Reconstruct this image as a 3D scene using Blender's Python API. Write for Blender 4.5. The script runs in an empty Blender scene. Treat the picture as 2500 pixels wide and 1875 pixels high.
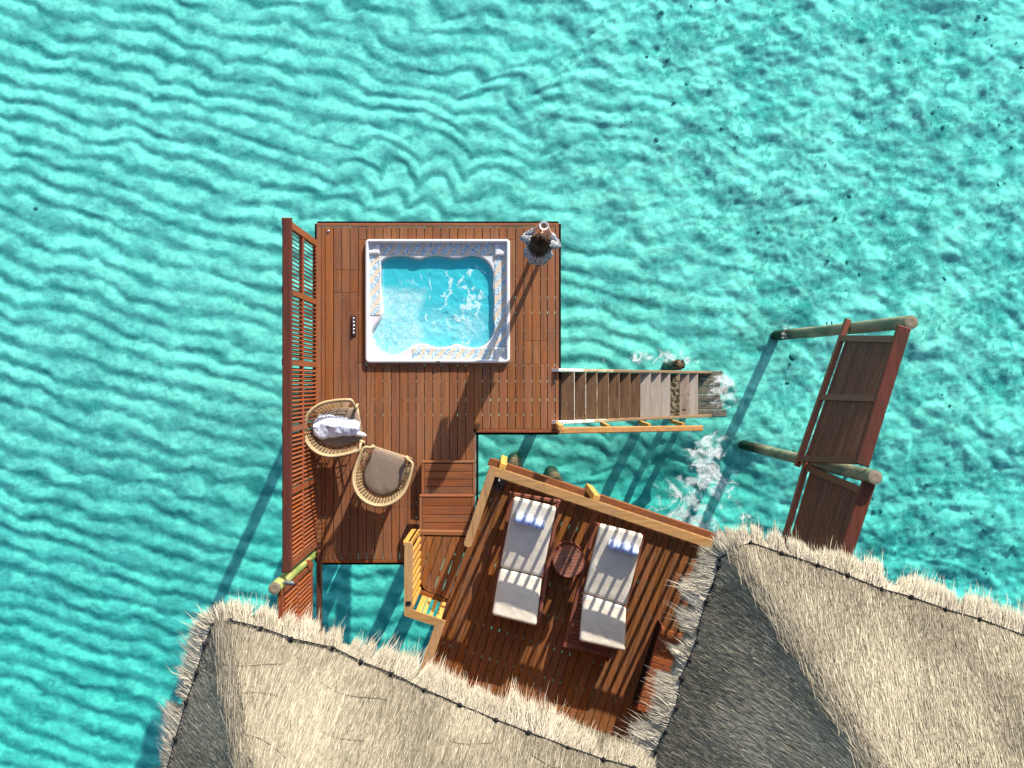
import bpy, math, random
import numpy as np
from mathutils import Vector, Matrix

random.seed(7)
RNG = np.random.default_rng(7)
SC = bpy.context.scene
COL = SC.collection

# ------------------------------------------------------------------ camera, sky, sun, exposure
H, F = 13.0, 2210.0            # drone height over the tub deck (m); focal length in photo pixels
cam_d = bpy.data.cameras.new('drone_camera')
cam_d.sensor_width = 36.0
cam_d.lens = 36.0 * F / 2500.0
cam_d.clip_start = 0.1
cam_d.clip_end = 2000
cam = bpy.data.objects.new('drone_camera', cam_d)
COL.objects.link(cam)
cam.location = (0, 0, H)
SC.camera = cam

SUN_EL = math.radians(21.5)
SUN_AZ = math.atan2(0.415, 0.910)          # clockwise from +Y
sun_dir = Vector((math.sin(SUN_AZ) * math.cos(SUN_EL), math.cos(SUN_AZ) * math.cos(SUN_EL), math.sin(SUN_EL)))
w = bpy.data.worlds.new('World')
SC.world = w
w.use_nodes = True
wn = w.node_tree
sky = wn.nodes.new('ShaderNodeTexSky')
sky.sky_type = 'NISHITA'
sky.sun_disc = False
sky.sun_elevation = SUN_EL
sky.sun_rotation = SUN_AZ
bg = next(n for n in wn.nodes if n.type == 'BACKGROUND')
bg.inputs['Strength'].default_value = 0.15
wn.links.new(sky.outputs[0], bg.inputs['Color'])
sun_l = bpy.data.lights.new('sun', 'SUN')
sun_l.energy = 5.0
sun_l.angle = math.radians(0.5)
sun_l.color = (1.0, 0.93, 0.82)
sun = bpy.data.objects.new('sun', sun_l)
COL.objects.link(sun)
sun.rotation_euler = sun_dir.to_track_quat('Z', 'Y').to_euler()
sun.location = sun_dir * 60
SC.view_settings.view_transform = 'Standard'
SC.view_settings.look = 'None'
SC.view_settings.gamma = 1.0
SC.view_settings.use_curve_mapping = False
SC.view_settings.exposure = 0.75

WATER = -2.6
BED = -3.55

def P(px, py, z):
    """photo pixel (2500 wide) at real height z -> scene x, y (the drone looks straight down)"""
    s = (H - z) / F
    return ((px - 1250.0) * s, (937.5 - py) * s)

def P3(px, py, z):
    x, y = P(px, py, z)
    return Vector((x, y, z))

# ------------------------------------------------------------------ mesh helpers
class MB:
    def __init__(s):
        s.v = []; s.f = []
    def add(s, vs, fs):
        b = len(s.v)
        s.v.extend([tuple(p) for p in vs])
        s.f.extend([tuple(b + i for i in q) for q in fs])
        return s
    def prism(s, poly, z0, z1, top_inset=0.0):
        n = len(poly)
        a = 0.5 * sum(poly[i][0] * poly[(i + 1) % n][1] - poly[(i + 1) % n][0] * poly[i][1] for i in range(n))
        if a < 0: poly = poly[::-1]
        vs = [(p[0], p[1], z0) for p in poly] + [(p[0], p[1], z1) for p in poly]
        fs = [tuple(range(n - 1, -1, -1)), tuple(range(n, 2 * n))]
        fs += [(i, (i + 1) % n, n + (i + 1) % n, n + i) for i in range(n)]
        return s.add(vs, fs)
    def box(s, c, size, rot=None):
        """centre, full sizes, optional 3x3 / Euler-z angle"""
        hx, hy, hz = size[0] / 2, size[1] / 2, size[2] / 2
        vs = [Vector((x * hx, y * hy, z * hz)) for z in (-1, 1) for y in (-1, 1) for x in (-1, 1)]
        if rot is not None:
            m = rot if isinstance(rot, Matrix) else Matrix.Rotation(rot, 3, 'Z')
            vs = [m @ p for p in vs]
        vs = [p + Vector(c) for p in vs]
        return s.add(vs, [(0, 2, 3, 1), (4, 5, 7, 6), (0, 1, 5, 4), (2, 6, 7, 3), (0, 4, 6, 2), (1, 3, 7, 5)])
    def cbox(s, c, size, bev, rot=None):
        """box with chamfered top edges"""
        hx, hy, hz = size[0] / 2, size[1] / 2, size[2] / 2
        b = min(bev, hx * .9, hy * .9, hz * .9)
        vs = []
        for (x, y, z) in ((hx, hy, -hz), (hx, hy, hz - b), (hx - b, hy - b, hz)):
            vs += [Vector((-x, -y, z)), Vector((x, -y, z)), Vector((x, y, z)), Vector((-x, y, z))]
        if rot is not None:
            m = rot if isinstance(rot, Matrix) else Matrix.Rotation(rot, 3, 'Z')
            vs = [m @ p for p in vs]
        vs = [p + Vector(c) for p in vs]
        fs = [(3, 2, 1, 0), (8, 9, 10, 11)]
        for k in (0, 4):
            for i in range(4):
                j = (i + 1) % 4
                fs.append((k + i, k + j, k + 4 + j, k + 4 + i))
        return s.add(vs, fs)
    def bar(s, a, b, wd, ht, up=(0, 0, 1), bev=0.0):
        """rectangular bar from a to b, wd sideways, ht along up"""
        a = Vector(a); b = Vector(b)
        d = (b - a); L = d.length; d.normalize()
        side = d.cross(Vector(up))
        if side.length < 1e-5: side = d.cross(Vector((0, 1, 0)))
        side.normalize()
        upv = side.cross(d).normalized()
        m = Matrix((d, -side, upv)).transposed()
        if bev: return s.cbox((a + b) / 2, (L, wd, ht), bev, m)
        return s.box((a + b) / 2, (L, wd, ht), m)
    def tube(s, pts, r, n=6, closed=False, cap=True):
        pts = [Vector(p) for p in pts]
        N = len(pts)
        rs = r if isinstance(r, (list, tuple)) else [r] * N
        rings = []
        ref = None
        for i, p in enumerate(pts):
            if closed:
                t = pts[(i + 1) % N] - pts[i - 1]
            else:
                t = pts[min(i + 1, N - 1)] - pts[max(i - 1, 0)]
            if t.length < 1e-9: t = Vector((0, 0, 1))
            t.normalize()
            if ref is None:
                ref = t.orthogonal().normalized()
            ref = ref - t * ref.dot(t)
            if ref.length < 1e-6: ref = t.orthogonal()
            ref.normalize()
            bi = t.cross(ref)
            rings.append([p + (ref * math.cos(2 * math.pi * k / n) + bi * math.sin(2 * math.pi * k / n)) * rs[i] for k in range(n)])
        vs = [q for ring in rings for q in ring]
        fs = []
        M = N if closed else N - 1
        for i in range(M):
            a = i * n; b = ((i + 1) % N) * n
            for k in range(n):
                fs.append((a + k, a + (k + 1) % n, b + (k + 1) % n, b + k))
        if cap and not closed:
            fs.append(tuple(range(n - 1, -1, -1)))
            fs.append(tuple((N - 1) * n + k for k in range(n)))
        return s.add(vs, fs)
    def lathe(s, prof, c=(0, 0, 0), n=24):
        vs = []; fs = []
        for (r, z) in prof:
            for k in range(n):
                a = 2 * math.pi * k / n
                vs.append((c[0] + r * math.cos(a), c[1] + r * math.sin(a), c[2] + z))
        for i in range(len(prof) - 1):
            for k in range(n):
                fs.append((i * n + k, i * n + (k + 1) % n, (i + 1) * n + (k + 1) % n, (i + 1) * n + k))
        fs.append(tuple(range(n - 1, -1, -1)))
        fs.append(tuple((len(prof) - 1) * n + k for k in range(n)))
        return s.add(vs, fs)
    def ball(s, c, r, n=8, m=6, sq=(1, 1, 1)):
        vs = []; fs = []
        for i in range(1, m):
            t = math.pi * i / m
            for k in range(n):
                a = 2 * math.pi * k / n
                vs.append((c[0] + r * sq[0] * math.sin(t) * math.cos(a), c[1] + r * sq[1] * math.sin(t) * math.sin(a), c[2] + r * sq[2] * math.cos(t)))
        top = len(vs); vs.append((c[0], c[1], c[2] + r * sq[2])); vs.append((c[0], c[1], c[2] - r * sq[2]))
        for i in range(m - 2):
            for k in range(n):
                fs.append((i * n + k, (i + 1) * n + k, (i + 1) * n + (k + 1) % n, i * n + (k + 1) % n))
        for k in range(n):
            fs.append((top, k, (k + 1) % n))
            fs.append((top + 1, (m - 2) * n + (k + 1) % n, (m - 2) * n + k))
        return s.add(vs, fs)
    def grid(s, pts, nu, nv):
        """pts: list of nu*nv points, row major (nv rows)"""
        fs = []
        for j in range(nv - 1):
            for i in range(nu - 1):
                a = j * nu + i
                fs.append((a, a + 1, a + nu + 1, a + nu))
        return s.add(pts, fs)

def root_loc(o):
    while o.parent is not None:
        o = o.parent
    return o.location

def link(name, me, mat, parent=None, smooth=False):
    if mat is not None and not me.materials:
        me.materials.append(mat)
    if smooth:
        me.polygons.foreach_set('use_smooth', [True] * len(me.polygons))
    o = bpy.data.objects.new(name, me)
    COL.objects.link(o)
    if parent is not None:
        o.parent = parent
    return o

def obj(name, mb, mat, parent=None, smooth=False, local=False):
    """mesh object from world-space geometry (or local=True: already in the root's frame)"""
    me = bpy.data.meshes.new(name)
    v = mb.v
    if parent is not None and not local:
        l = root_loc(parent)
        v = [(p[0] - l[0], p[1] - l[1], p[2] - l[2]) for p in v]
    me.from_pydata(v, [], mb.f)
    me.update()
    return link(name, me, mat, parent, smooth)

def npmesh(name, verts, faces, mat, parent=None, smooth=False, attrs=None, local=False):
    verts = np.asarray(verts, dtype=np.float32).reshape(-1, 3)
    if parent is not None and not local:
        verts = verts - np.array(root_loc(parent), dtype=np.float32)
    faces = np.asarray(faces, dtype=np.int32)
    k = faces.shape[1]
    me = bpy.data.meshes.new(name)
    me.vertices.add(len(verts)); me.vertices.foreach_set('co', verts.ravel())
    me.loops.add(faces.size); me.loops.foreach_set('vertex_index', faces.ravel())
    me.polygons.add(len(faces))
    me.polygons.foreach_set('loop_start', np.arange(0, faces.size, k, dtype=np.int32))
    if smooth:
        me.polygons.foreach_set('use_smooth', np.ones(len(faces), dtype=bool))
    for an, av in (attrs or {}).items():
        at = me.attributes.new(an, 'FLOAT', 'POINT')
        at.data.foreach_set('value', np.asarray(av, dtype=np.float32).ravel())
    me.update(calc_edges=True)
    me.validate()
    return link(name, me, mat, parent)

def grid_faces(nx, ny):
    i = np.arange(nx - 1)[None, :] + np.arange(ny - 1)[:, None] * nx
    i = i.ravel()
    return np.stack([i, i + 1, i + nx + 1, i + nx], 1)

def tag(o, label=None, cat=None, group=None, kind=None):
    if label: o['label'] = label
    if cat: o['category'] = cat
    if group: o['group'] = group
    if kind: o['kind'] = kind
    return o

def thing(name, label, cat, loc=(0, 0, 0), rotz=0.0, group=None):
    o = bpy.data.objects.new(name, None)
    o.empty_display_size = 0.2
    COL.objects.link(o)
    o.location = loc
    o.rotation_euler = (0, 0, rotz)
    return tag(o, label, cat, group)

# ------------------------------------------------------------------ numpy noise
def _hash(ix, iy, seed):
    h = (ix.astype(np.int64) * 374761393 + iy.astype(np.int64) * 668265263 + seed * 1442695041) & 0x7fffffff
    h = ((h ^ (h >> 13)) * 1274126177) & 0x7fffffff
    return ((h ^ (h >> 16)) & 0xffff) / 65535.0

def vnoise(x, y, seed=0):
    ix = np.floor(x); iy = np.floor(y)
    fx = x - ix; fy = y - iy
    fx = fx * fx * fx * (fx * (fx * 6 - 15) + 10); fy = fy * fy * fy * (fy * (fy * 6 - 15) + 10)
    a = _hash(ix, iy, seed); b = _hash(ix + 1, iy, seed)
    c = _hash(ix, iy + 1, seed); d = _hash(ix + 1, iy + 1, seed)
    return (a * (1 - fx) + b * fx) * (1 - fy) + (c * (1 - fx) + d * fx) * fy

def fbm(x, y, seed=0, oct=4):
    v = 0; a = 0.5; t = 0
    for o in range(oct):
        v = v + a * vnoise(x * 2 ** o + o * 17.3, y * 2 ** o + o * 9.1, seed + o)
        t += a; a *= 0.5
    return v / t

def sstep(a, b, x):
    t = np.clip((x - a) / (b - a), 0, 1)
    return t * t * (3 - 2 * t)

# ------------------------------------------------------------------ materials
class NT:
    def __init__(s, name):
        s.m = bpy.data.materials.new(name)
        s.m.use_nodes = True
        s.t = s.m.node_tree
        s.t.nodes.clear()
        s.out = s.t.nodes.new('ShaderNodeOutputMaterial')
    def n(s, typ, **kw):
        nd = s.t.nodes.new(typ)
        for k, v in kw.items():
            if k.startswith('i_'):
                nd.inputs[k[2:].replace('_', ' ')].default_value = v
            else:
                setattr(nd, k, v)
        return nd
    def l(s, a, b):
        s.t.links.new(a, b)
    def val(s, sock, v):
        if isinstance(v, (int, float)): sock.default_value = v
        elif isinstance(v, (tuple, list)): sock.default_value = tuple(v) + ((1,) if len(sock.default_value) == 4 and len(v) == 3 else ())
        else: s.l(v, sock)
    def math(s, op, a, b=0.0, c=0.0, clamp=False):
        nd = s.n('ShaderNodeMath', operation=op, use_clamp=clamp)
        s.val(nd.inputs[0], a); s.val(nd.inputs[1], b); s.val(nd.inputs[2], c)
        return nd.outputs[0]
    def mix(s, f, a, b, blend='MIX'):
        nd = s.n('ShaderNodeMix', data_type='RGBA', blend_type=blend)
        s.val(nd.inputs['Factor'], f)
        s.val([i for i in nd.inputs if i.name == 'A' and i.type == 'RGBA'][0], a)
        s.val([i for i in nd.inputs if i.name == 'B' and i.type == 'RGBA'][0], b)
        return [o for o in nd.outputs if o.type == 'RGBA'][0]
    def ramp(s, f, stops):
        nd = s.n('ShaderNodeValToRGB')
        e = nd.color_ramp.elements
        while len(e) < len(stops): e.new(0.5)
        for el, (p, c) in zip(e, stops):
            el.position = p
            el.color = tuple(c) + (1,) if len(c) == 3 else c
        s.l(f, nd.inputs[0])
        return nd.outputs[0]
    def noise(s, vec, scale, detail=3.0, rough=0.55, dist=0.0):
        nd = s.n('ShaderNodeTexNoise')
        nd.inputs['Scale'].default_value = scale
        nd.inputs['Detail'].default_value = detail
        nd.inputs['Roughness'].default_value = rough
        nd.inputs['Distortion'].default_value = dist
        if vec is not None: s.l(vec, nd.inputs['Vector'])
        return nd.outputs[0]
    def coords(s, rotz=0.0, scale=(1, 1, 1), jitter=True, rot=None):
        tc = s.n('ShaderNodeTexCoord')
        v = tc.outputs['Object']
        if jitter:
            oi = s.n('ShaderNodeObjectInfo')
            cb = s.n('ShaderNodeCombineXYZ')
            r = s.math('MULTIPLY', oi.outputs['Random'], 37.0)
            s.l(r, cb.inputs[0]); s.l(r, cb.inputs[1]); s.l(r, cb.inputs[2])
            ad = s.n('ShaderNodeVectorMath', operation='ADD')
            s.l(v, ad.inputs[0]); s.l(cb.outputs[0], ad.inputs[1])
            v = ad.outputs[0]
        mp = s.n('ShaderNodeMapping', vector_type='POINT')
        mp.inputs['Rotation'].default_value = rot or (0, 0, rotz)
        mp.inputs['Scale'].default_value = scale
        s.l(v, mp.inputs['Vector'])
        return mp.outputs[0]
    def bump(s, h, strength=0.3, dist=0.01):
        nd = s.n('ShaderNodeBump')
        nd.inputs['Strength'].default_value = strength
        nd.inputs['Distance'].default_value = dist
        s.l(h, nd.inputs['Height'])
        return nd.outputs[0]
    def principled(s, color, rough=0.6, spec=0.3, normal=None, metallic=0.0):
        b = s.n('ShaderNodeBsdfPrincipled')
        s.val(b.inputs['Base Color'], color)
        s.val(b.inputs['Roughness'], rough)
        b.inputs['Specular IOR Level'].default_value = spec
        b.inputs['Metallic'].default_value = metallic
        if normal is not None: s.l(normal, b.inputs['Normal'])
        s.l(b.outputs[0], s.out.inputs['Surface'])
        return b

def wood(name, c1, c2, stain, rotz=0.0, axis='Y', vary=0.35, rough=0.55, grain=1.0, red=None):
    """planed timber: grain along one axis, each board its own tone, soft stains"""
    m = NT(name)
    g = 26.0
    sc = {'X': (1.4, g, g), 'Y': (g, 1.4, g), 'Z': (g, g, 1.4)}[axis]
    v = m.coords(rotz, sc)
    gr = m.noise(v, 1.0, 5.0, 0.6, 0.6)
    col = m.ramp(gr, [(0.28, c2), (0.5, c1), (0.72, tuple(min(1, x * 1.22) for x in c1))])
    v2 = m.coords(0, (1, 1, 1))
    st = m.noise(v2, 2.2, 4.0, 0.65)
    stf = m.ramp(st, [(0.42, (0, 0, 0)), (0.68, (1, 1, 1))])
    col = m.mix(m.math('MULTIPLY', stf, 0.55), col, stain)
    wn_ = m.noise(m.coords(0, {'X': (1.2, 5, 5), 'Y': (5, 1.2, 5), 'Z': (5, 5, 1.2)}[axis]), 1.0, 5.0, 0.7)
    gy = sum(c1) / 3
    col = m.mix(m.math('MULTIPLY', m.ramp(wn_, [(0.50, (0, 0, 0)), (0.72, (1, 1, 1))]), 0.5), col, (gy * .75, gy * .58, gy * .45))
    # fine scuffs and dark specks
    sp = m.noise(v2, 34.0, 2.0, 0.5)
    col = m.mix(m.math('MULTIPLY', m.ramp(sp, [(0.66, (0, 0, 0)), (0.74, (1, 1, 1))]), 0.35), col, tuple(x * 0.35 for x in c2))
    oi = m.n('ShaderNodeObjectInfo')
    hs = m.n('ShaderNodeHueSaturation')
    m.l(col, hs.inputs['Color'])
    m.l(m.math('MULTIPLY_ADD', oi.outputs['Random'], vary * 2, 1.0 - vary), hs.inputs['Value'])
    r2 = m.math('FRACT', m.math('MULTIPLY', oi.outputs['Random'], 13.7))
    m.l(m.math('MULTIPLY_ADD', r2, 0.10, 0.93), hs.inputs['Saturation'])
    m.l(m.math('MULTIPLY_ADD', m.math('FRACT', m.math('MULTIPLY', oi.outputs['Random'], 5.3)), 0.008, 0.496), hs.inputs['Hue'])
    nb = m.bump(gr, 0.25 * grain, 0.004)
    m.principled(hs.outputs[0], rough, 0.14, nb)
    return m.m

def plain(name, c, rough=0.5, spec=0.4, metallic=0.0, vary=0.12, scale=14.0):
    m = NT(name)
    v = m.coords(0, (1, 1, 1), False)
    n = m.noise(v, scale, 4.0, 0.6)
    col = m.ramp(n, [(0.3, tuple(x * (1 - vary) for x in c)), (0.7, tuple(min(1, x * (1 + vary)) for x in c))])
    m.principled(col, rough, spec, m.bump(n, 0.1, 0.003), metallic)
    return m.m

TH = math.radians(18.6)                 # the villa stands 18.6 degrees off the tub deck
EX = Vector((math.cos(TH), -math.sin(TH), 0))
EY = Vector((math.sin(TH), math.cos(TH), 0))

M = {}
M['deck'] = wood('deck_hardwood', (0.238, 0.089, 0.034), (0.160, 0.054, 0.020), (0.22, 0.104, 0.050), 0, 'Y', 0.11)
M['deck_x'] = wood('deck_hardwood_cross', (0.228, 0.074, 0.025), (0.145, 0.043, 0.015), (0.195, 0.080, 0.033), 0, 'X', 0.08)
M['villa_deck'] = wood('villa_hardwood', (0.225, 0.083, 0.025), (0.145, 0.049, 0.013), (0.18, 0.074, 0.024), TH, 'Y', 0.09)
M['villa_deck_x'] = wood('villa_hardwood_cross', (0.200, 0.066, 0.018), (0.125, 0.038, 0.010), (0.16, 0.062, 0.018), TH, 'X', 0.12)
M['joist'] = plain('dark_joist', (0.014, 0.008, 0.006), 0.8, 0.1)
M['rail'] = wood('honey_rail', (0.385, 0.205, 0.072), (0.25, 0.118, 0.038), (0.31, 0.175, 0.080), TH, 'X', 0.10)
M['rail_y'] = wood('honey_rail_along', (0.385, 0.205, 0.072), (0.25, 0.118, 0.038), (0.31, 0.175, 0.080), TH, 'Y', 0.10)
M['rail_z'] = wood('honey_baluster', (0.52, 0.27, 0.05), (0.42, 0.20, 0.035), (0.46, 0.25, 0.06), 0, 'Z', 0.10)
M['screen'] = wood('red_screen_timber', (0.245, 0.066, 0.026), (0.17, 0.042, 0.016), (0.20, 0.055, 0.025), 0, 'Y', 0.12)
M['screen_z'] = wood('red_screen_slat', (0.245, 0.068, 0.021), (0.17, 0.044, 0.014), (0.21, 0.060, 0.022), 0, 'Z', 0.12)
M['cap'] = wood('dark_red_cap', (0.108, 0.030, 0.019), (0.065, 0.019, 0.013), (0.08, 0.030, 0.022), 0, 'Y', 0.08)
M['dark_slat'] = wood('brown_slat', (0.150, 0.056, 0.030), (0.095, 0.034, 0.019), (0.12, 0.05, 0.034), math.radians(17), 'Y', 0.2)
M['lounger'] = wood('mahogany_frame', (0.21, 0.066, 0.036), (0.14, 0.040, 0.024), (0.18, 0.060, 0.040), math.radians(12), 'Y', 0.08)

# -- rattan
m = NT('honey_rattan')
n1 = m.noise(m.coords(0, (1, 1, 1)), 60, 3)
m.principled(m.ramp(n1, [(0.3, (0.32, 0.23, 0.12)), (0.7, (0.47, 0.36, 0.205))]), 0.5, 0.35, m.bump(n1, .2, .003))
M['rattan'] = m.m
M['taupe'] = plain('taupe_fabric', (0.20, 0.150, 0.115), 0.9, 0.1, 0, 0.10, 30)
# -- cushions
m = NT('offwhite_canvas')
v = m.coords(0, (1, 1, 1))
n1 = m.noise(v, 5, 5, 0.6); n2 = m.noise(v, 190, 2)
m.principled(m.ramp(n1, [(0.3, (0.71, 0.645, 0.53)), (0.7, (0.83, 0.76, 0.64))]), 0.9, 0.1,
             m.bump(m.math('ADD', m.math('MULTIPLY', n1, 1.0), m.math('MULTIPLY', n2, 0.12)), 0.5, 0.02))
M['canvas'] = m.m
M['piping'] = plain('cushion_piping', (0.60, 0.56, 0.49), 0.9, 0.1)

def striped_cloth(name, base, stripe, axis, period, width, second=None):
    m = NT(name)
    tc = m.n('ShaderNodeTexCoord')
    sp = m.n('ShaderNodeSeparateXYZ'); m.l(tc.outputs['UV'], sp.inputs[0])
    f = m.math('FRACT', m.math('DIVIDE', sp.outputs[axis], period))
    a = m.math('LESS_THAN', f, width)
    if second:
        f2 = m.math('FRACT', m.math('DIVIDE', sp.outputs[1 - axis], second))
        a = m.math('MAXIMUM', a, m.math('LESS_THAN', f2, width * 0.8))
    n1 = m.noise(m.coords(0, (1, 1, 1)), 90, 3)
    col = m.mix(a, base, stripe)
    m.principled(col, 0.95, 0.05, m.bump(n1, 0.3, 0.006))
    return m.m
M['towel'] = striped_cloth('blue_striped_towel', (0.50, 0.61, 0.95), (0.02, 0.06, 0.24), 0, 0.25, 0.07)  # white towel; the blue of its shade is put into the base
M['robe'] = striped_cloth('white_checked_cloth', (0.70, 0.76, 0.88), (0.16, 0.24, 0.44), 0, 0.165, 0.055, 0.48)
# -- metals, plastic
M['black'] = plain('black_lacquer', (0.006, 0.008, 0.016), 0.35, 0.5)
M['steel'] = plain('polished_steel', (0.55, 0.58, 0.60), 0.18, 0.5, 1.0, 0.05)
M['grey_metal'] = plain('grey_painted_metal', (0.10, 0.12, 0.13), 0.5, 0.4)
M['dark_plate'] = plain('dark_plate', (0.05, 0.022, 0.02), 0.5, 0.3)
M['ceramic'] = plain('white_glazed_cup', (0.82, 0.82, 0.80), 0.2, 0.5, 0, 0.02)
M['coffee'] = plain('milky_coffee', (0.30, 0.15, 0.06), 0.3, 0.4)
M['badge'] = plain('grey_badge', (0.07, 0.07, 0.075), 0.35, 0.5)
m = NT('white_acrylic')
n1 = m.noise(m.coords(0, (1, 1, 1), False), 3, 3)
m.principled(m.ramp(n1, [(0.3, (0.60, 0.595, 0.61)), (0.7, (0.66, 0.655, 0.66))]), 0.22, 0.5)
M['acrylic'] = m.m
# -- mosaic
m = NT('blue_sand_mosaic')
tc = m.n('ShaderNodeTexCoord')
sn = m.n('ShaderNodeVectorMath', operation='SNAP'); m.l(tc.outputs['Object'], sn.inputs[0]); sn.inputs[1].default_value = (0.021, 0.021, 5.0)
wv = m.noise(sn.outputs[0], 3.2, 2.0, 0.5)
sp = m.n('ShaderNodeSeparateXYZ'); m.l(sn.outputs[0], sp.inputs[0])
ph = m.math('ADD', m.math('ADD', m.math('MULTIPLY', sp.outputs[0], 44.0), m.math('MULTIPLY', sp.outputs[1], -30.0)), m.math('MULTIPLY', wv, 5.0))
band = m.math('MULTIPLY_ADD', m.math('SINE', ph), 0.5, 0.5)
wh = m.n('ShaderNodeTexWhiteNoise', noise_dimensions='2D'); m.l(sn.outputs[0], wh.inputs['Vector'])
pick = m.math('GREATER_THAN', m.math('MULTIPLY_ADD', m.math('SUBTRACT', wh.outputs['Value'], 0.5), 0.55, band), 0.60)
sep2 = m.n('ShaderNodeSeparateColor'); m.l(wh.outputs['Color'], sep2.inputs[0])
sand = m.mix(sep2.outputs[0], (0.62, 0.47, 0.29), (0.72, 0.59, 0.41))
blue = m.ramp(sep2.outputs[1], [(0.0, (0.12, 0.30, 0.48)), (0.40, (0.26, 0.48, 0.64)), (0.7, (0.52, 0.66, 0.74)), (1.0, (0.72, 0.80, 0.80))])
tile = m.mix(pick, blue, sand)
fr = m.n('ShaderNodeVectorMath', operation='FRACTION')
dv = m.n('ShaderNodeVectorMath', operation='DIVIDE'); m.l(tc.outputs['Object'], dv.inputs[0]); dv.inputs[1].default_value = (0.021, 0.021, 5.0)
m.l(dv.outputs[0], fr.inputs[0])
sf = m.n('ShaderNodeSeparateXYZ'); m.l(fr.outputs[0], sf.inputs[0])
grout = m.math('MAXIMUM', m.math('LESS_THAN', sf.outputs[0], 0.14), m.math('LESS_THAN', sf.outputs[1], 0.14))
m.principled(m.mix(grout, tile, (0.55, 0.55, 0.53)), 0.35, 0.5)
M['mosaic'] = m.m

# -- logs
def log_mat(name, top, low, green):
    m = NT(name)
    v = m.coords(0, (22, 22, 1.2), True)
    g = m.noise(v, 1.0, 5, 0.65, 0.8)
    n2 = m.noise(m.coords(0, (5, 5, 2.0), True), 1.0, 4)
    tc = m.n('ShaderNodeTexCoord'); sp = m.n('ShaderNodeSeparateXYZ'); m.l(tc.outputs['Object'], sp.inputs[0])
    col = m.ramp(g, [(0.3, tuple(x * 0.55 for x in top)), (0.6, top), (0.8, tuple(min(1, x * 1.4) for x in top))])
    col = m.mix(m.ramp(n2, [(0.45, (0, 0, 0)), (0.62, (1, 1, 1))]), col, green)
    z = m.math('ADD', sp.outputs[2], m.math('MULTIPLY', n2, 0.5))
    col = m.mix(m.ramp(m.math('MULTIPLY_ADD', z, 0.25, 0.0), [(0.42, (1, 1, 1)), (0.60, (0, 0, 0))]), col, low)
    m.principled(col, 0.8, 0.2, m.bump(g, 0.6, 0.01))
    return m.m
M['log'] = log_mat('weathered_log', (0.26, 0.25, 0.17), (0.035, 0.030, 0.016), (0.10, 0.15, 0.10))
M['log_green'] = log_mat('algae_log', (0.34, 0.36, 0.13), (0.20, 0.22, 0.08), (0.15, 0.22, 0.05))
m = NT('log_end_grain')
tc = m.n('ShaderNodeTexCoord')
wv = m.n('ShaderNodeTexWave', wave_type='RINGS', rings_direction='Z')
wv.inputs['Scale'].default_value = 26; wv.inputs['Distortion'].default_value = 2.0; wv.inputs['Detail'].default_value = 3
m.l(tc.outputs['Object'], wv.inputs['Vector'])
n1 = m.noise(tc.outputs['Object'], 40, 4)
m.principled(m.mix(m.math('MULTIPLY', n1, 0.8), m.mix(wv.outputs['Fac'], (0.20, 0.17, 0.12), (0.33, 0.30, 0.22)), (0.16, 0.11, 0.07)), 0.9, 0.1)
M['log_end'] = m.m
m = NT('wet_pile')
n1 = m.noise(m.coords(0, (8, 8, 3), True), 1.0, 5)
m.principled(m.ramp(n1, [(0.35, (0.018, 0.014, 0.009)), (0.55, (0.10, 0.07, 0.035)), (0.75, (0.19, 0.14, 0.075))]), 0.7, 0.3, m.bump(n1, .5, .02))
M['pile'] = m.m

# -- stair treads
def tread_mat(name, a, b, spots=None, thr=0.5):
    m = NT(name)
    v = m.coords(0, (16, 1.6, 16), True)
    g = m.noise(v, 1.0, 5, 0.65, 1.4)
    col = m.ramp(g, [(0.3, b), (0.55, a), (0.78, tuple(min(1, x * 1.35) for x in a))])
    if spots:
        n2 = m.noise(m.coords(0, (1, 1, 1), True), 16, 5, 0.7)
        col = m.mix(m.ramp(n2, [(thr, (0, 0, 0)), (thr + 0.07, (1, 1, 1))]), col, spots)
    m.principled(col, 0.7, 0.25, m.bump(g, .4, .006))
    return m.m
M['tread'] = tread_mat('weathered_tread', (0.120, 0.066, 0.034), (0.062, 0.032, 0.016), (0.15, 0.12, 0.08), 0.60)
M['tread_grey'] = tread_mat('sunbleached_tread', (0.34, 0.295, 0.26), (0.27, 0.23, 0.20))
M['tread_algae'] = tread_mat('algae_tread', (0.24, 0.20, 0.13), (0.15, 0.12, 0.07), (0.020, 0.020, 0.008), 0.47)
M['tread_black'] = tread_mat('mottled_tread', (0.30, 0.23, 0.19), (0.20, 0.15, 0.11), (0.012, 0.010, 0.010), 0.56)
M['landing'] = tread_mat('submerged_landing', (0.19, 0.155, 0.115), (0.11, 0.09, 0.065), (0.05, 0.05, 0.035), 0.55)
m = NT('peeling_white_stringer')
v = m.coords(0, (1, 1, 1), True)
tc = m.n('ShaderNodeTexCoord'); sp = m.n('ShaderNodeSeparateXYZ'); m.l(tc.outputs['Object'], sp.inputs[0])
n1 = m.noise(v, 7, 5, 0.7)
fz = m.math('ADD', m.math('MULTIPLY', sp.outputs[2], 0.55), m.math('MULTIPLY_ADD', n1, 1.3, 0.12))
m.principled(m.ramp(fz, [(0.25, (0.22, 0.14, 0.08)), (0.5, (0.42, 0.32, 0.20)), (0.66, (0.72, 0.70, 0.64))]), 0.7, 0.2)
M['stringer'] = m.m

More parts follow.
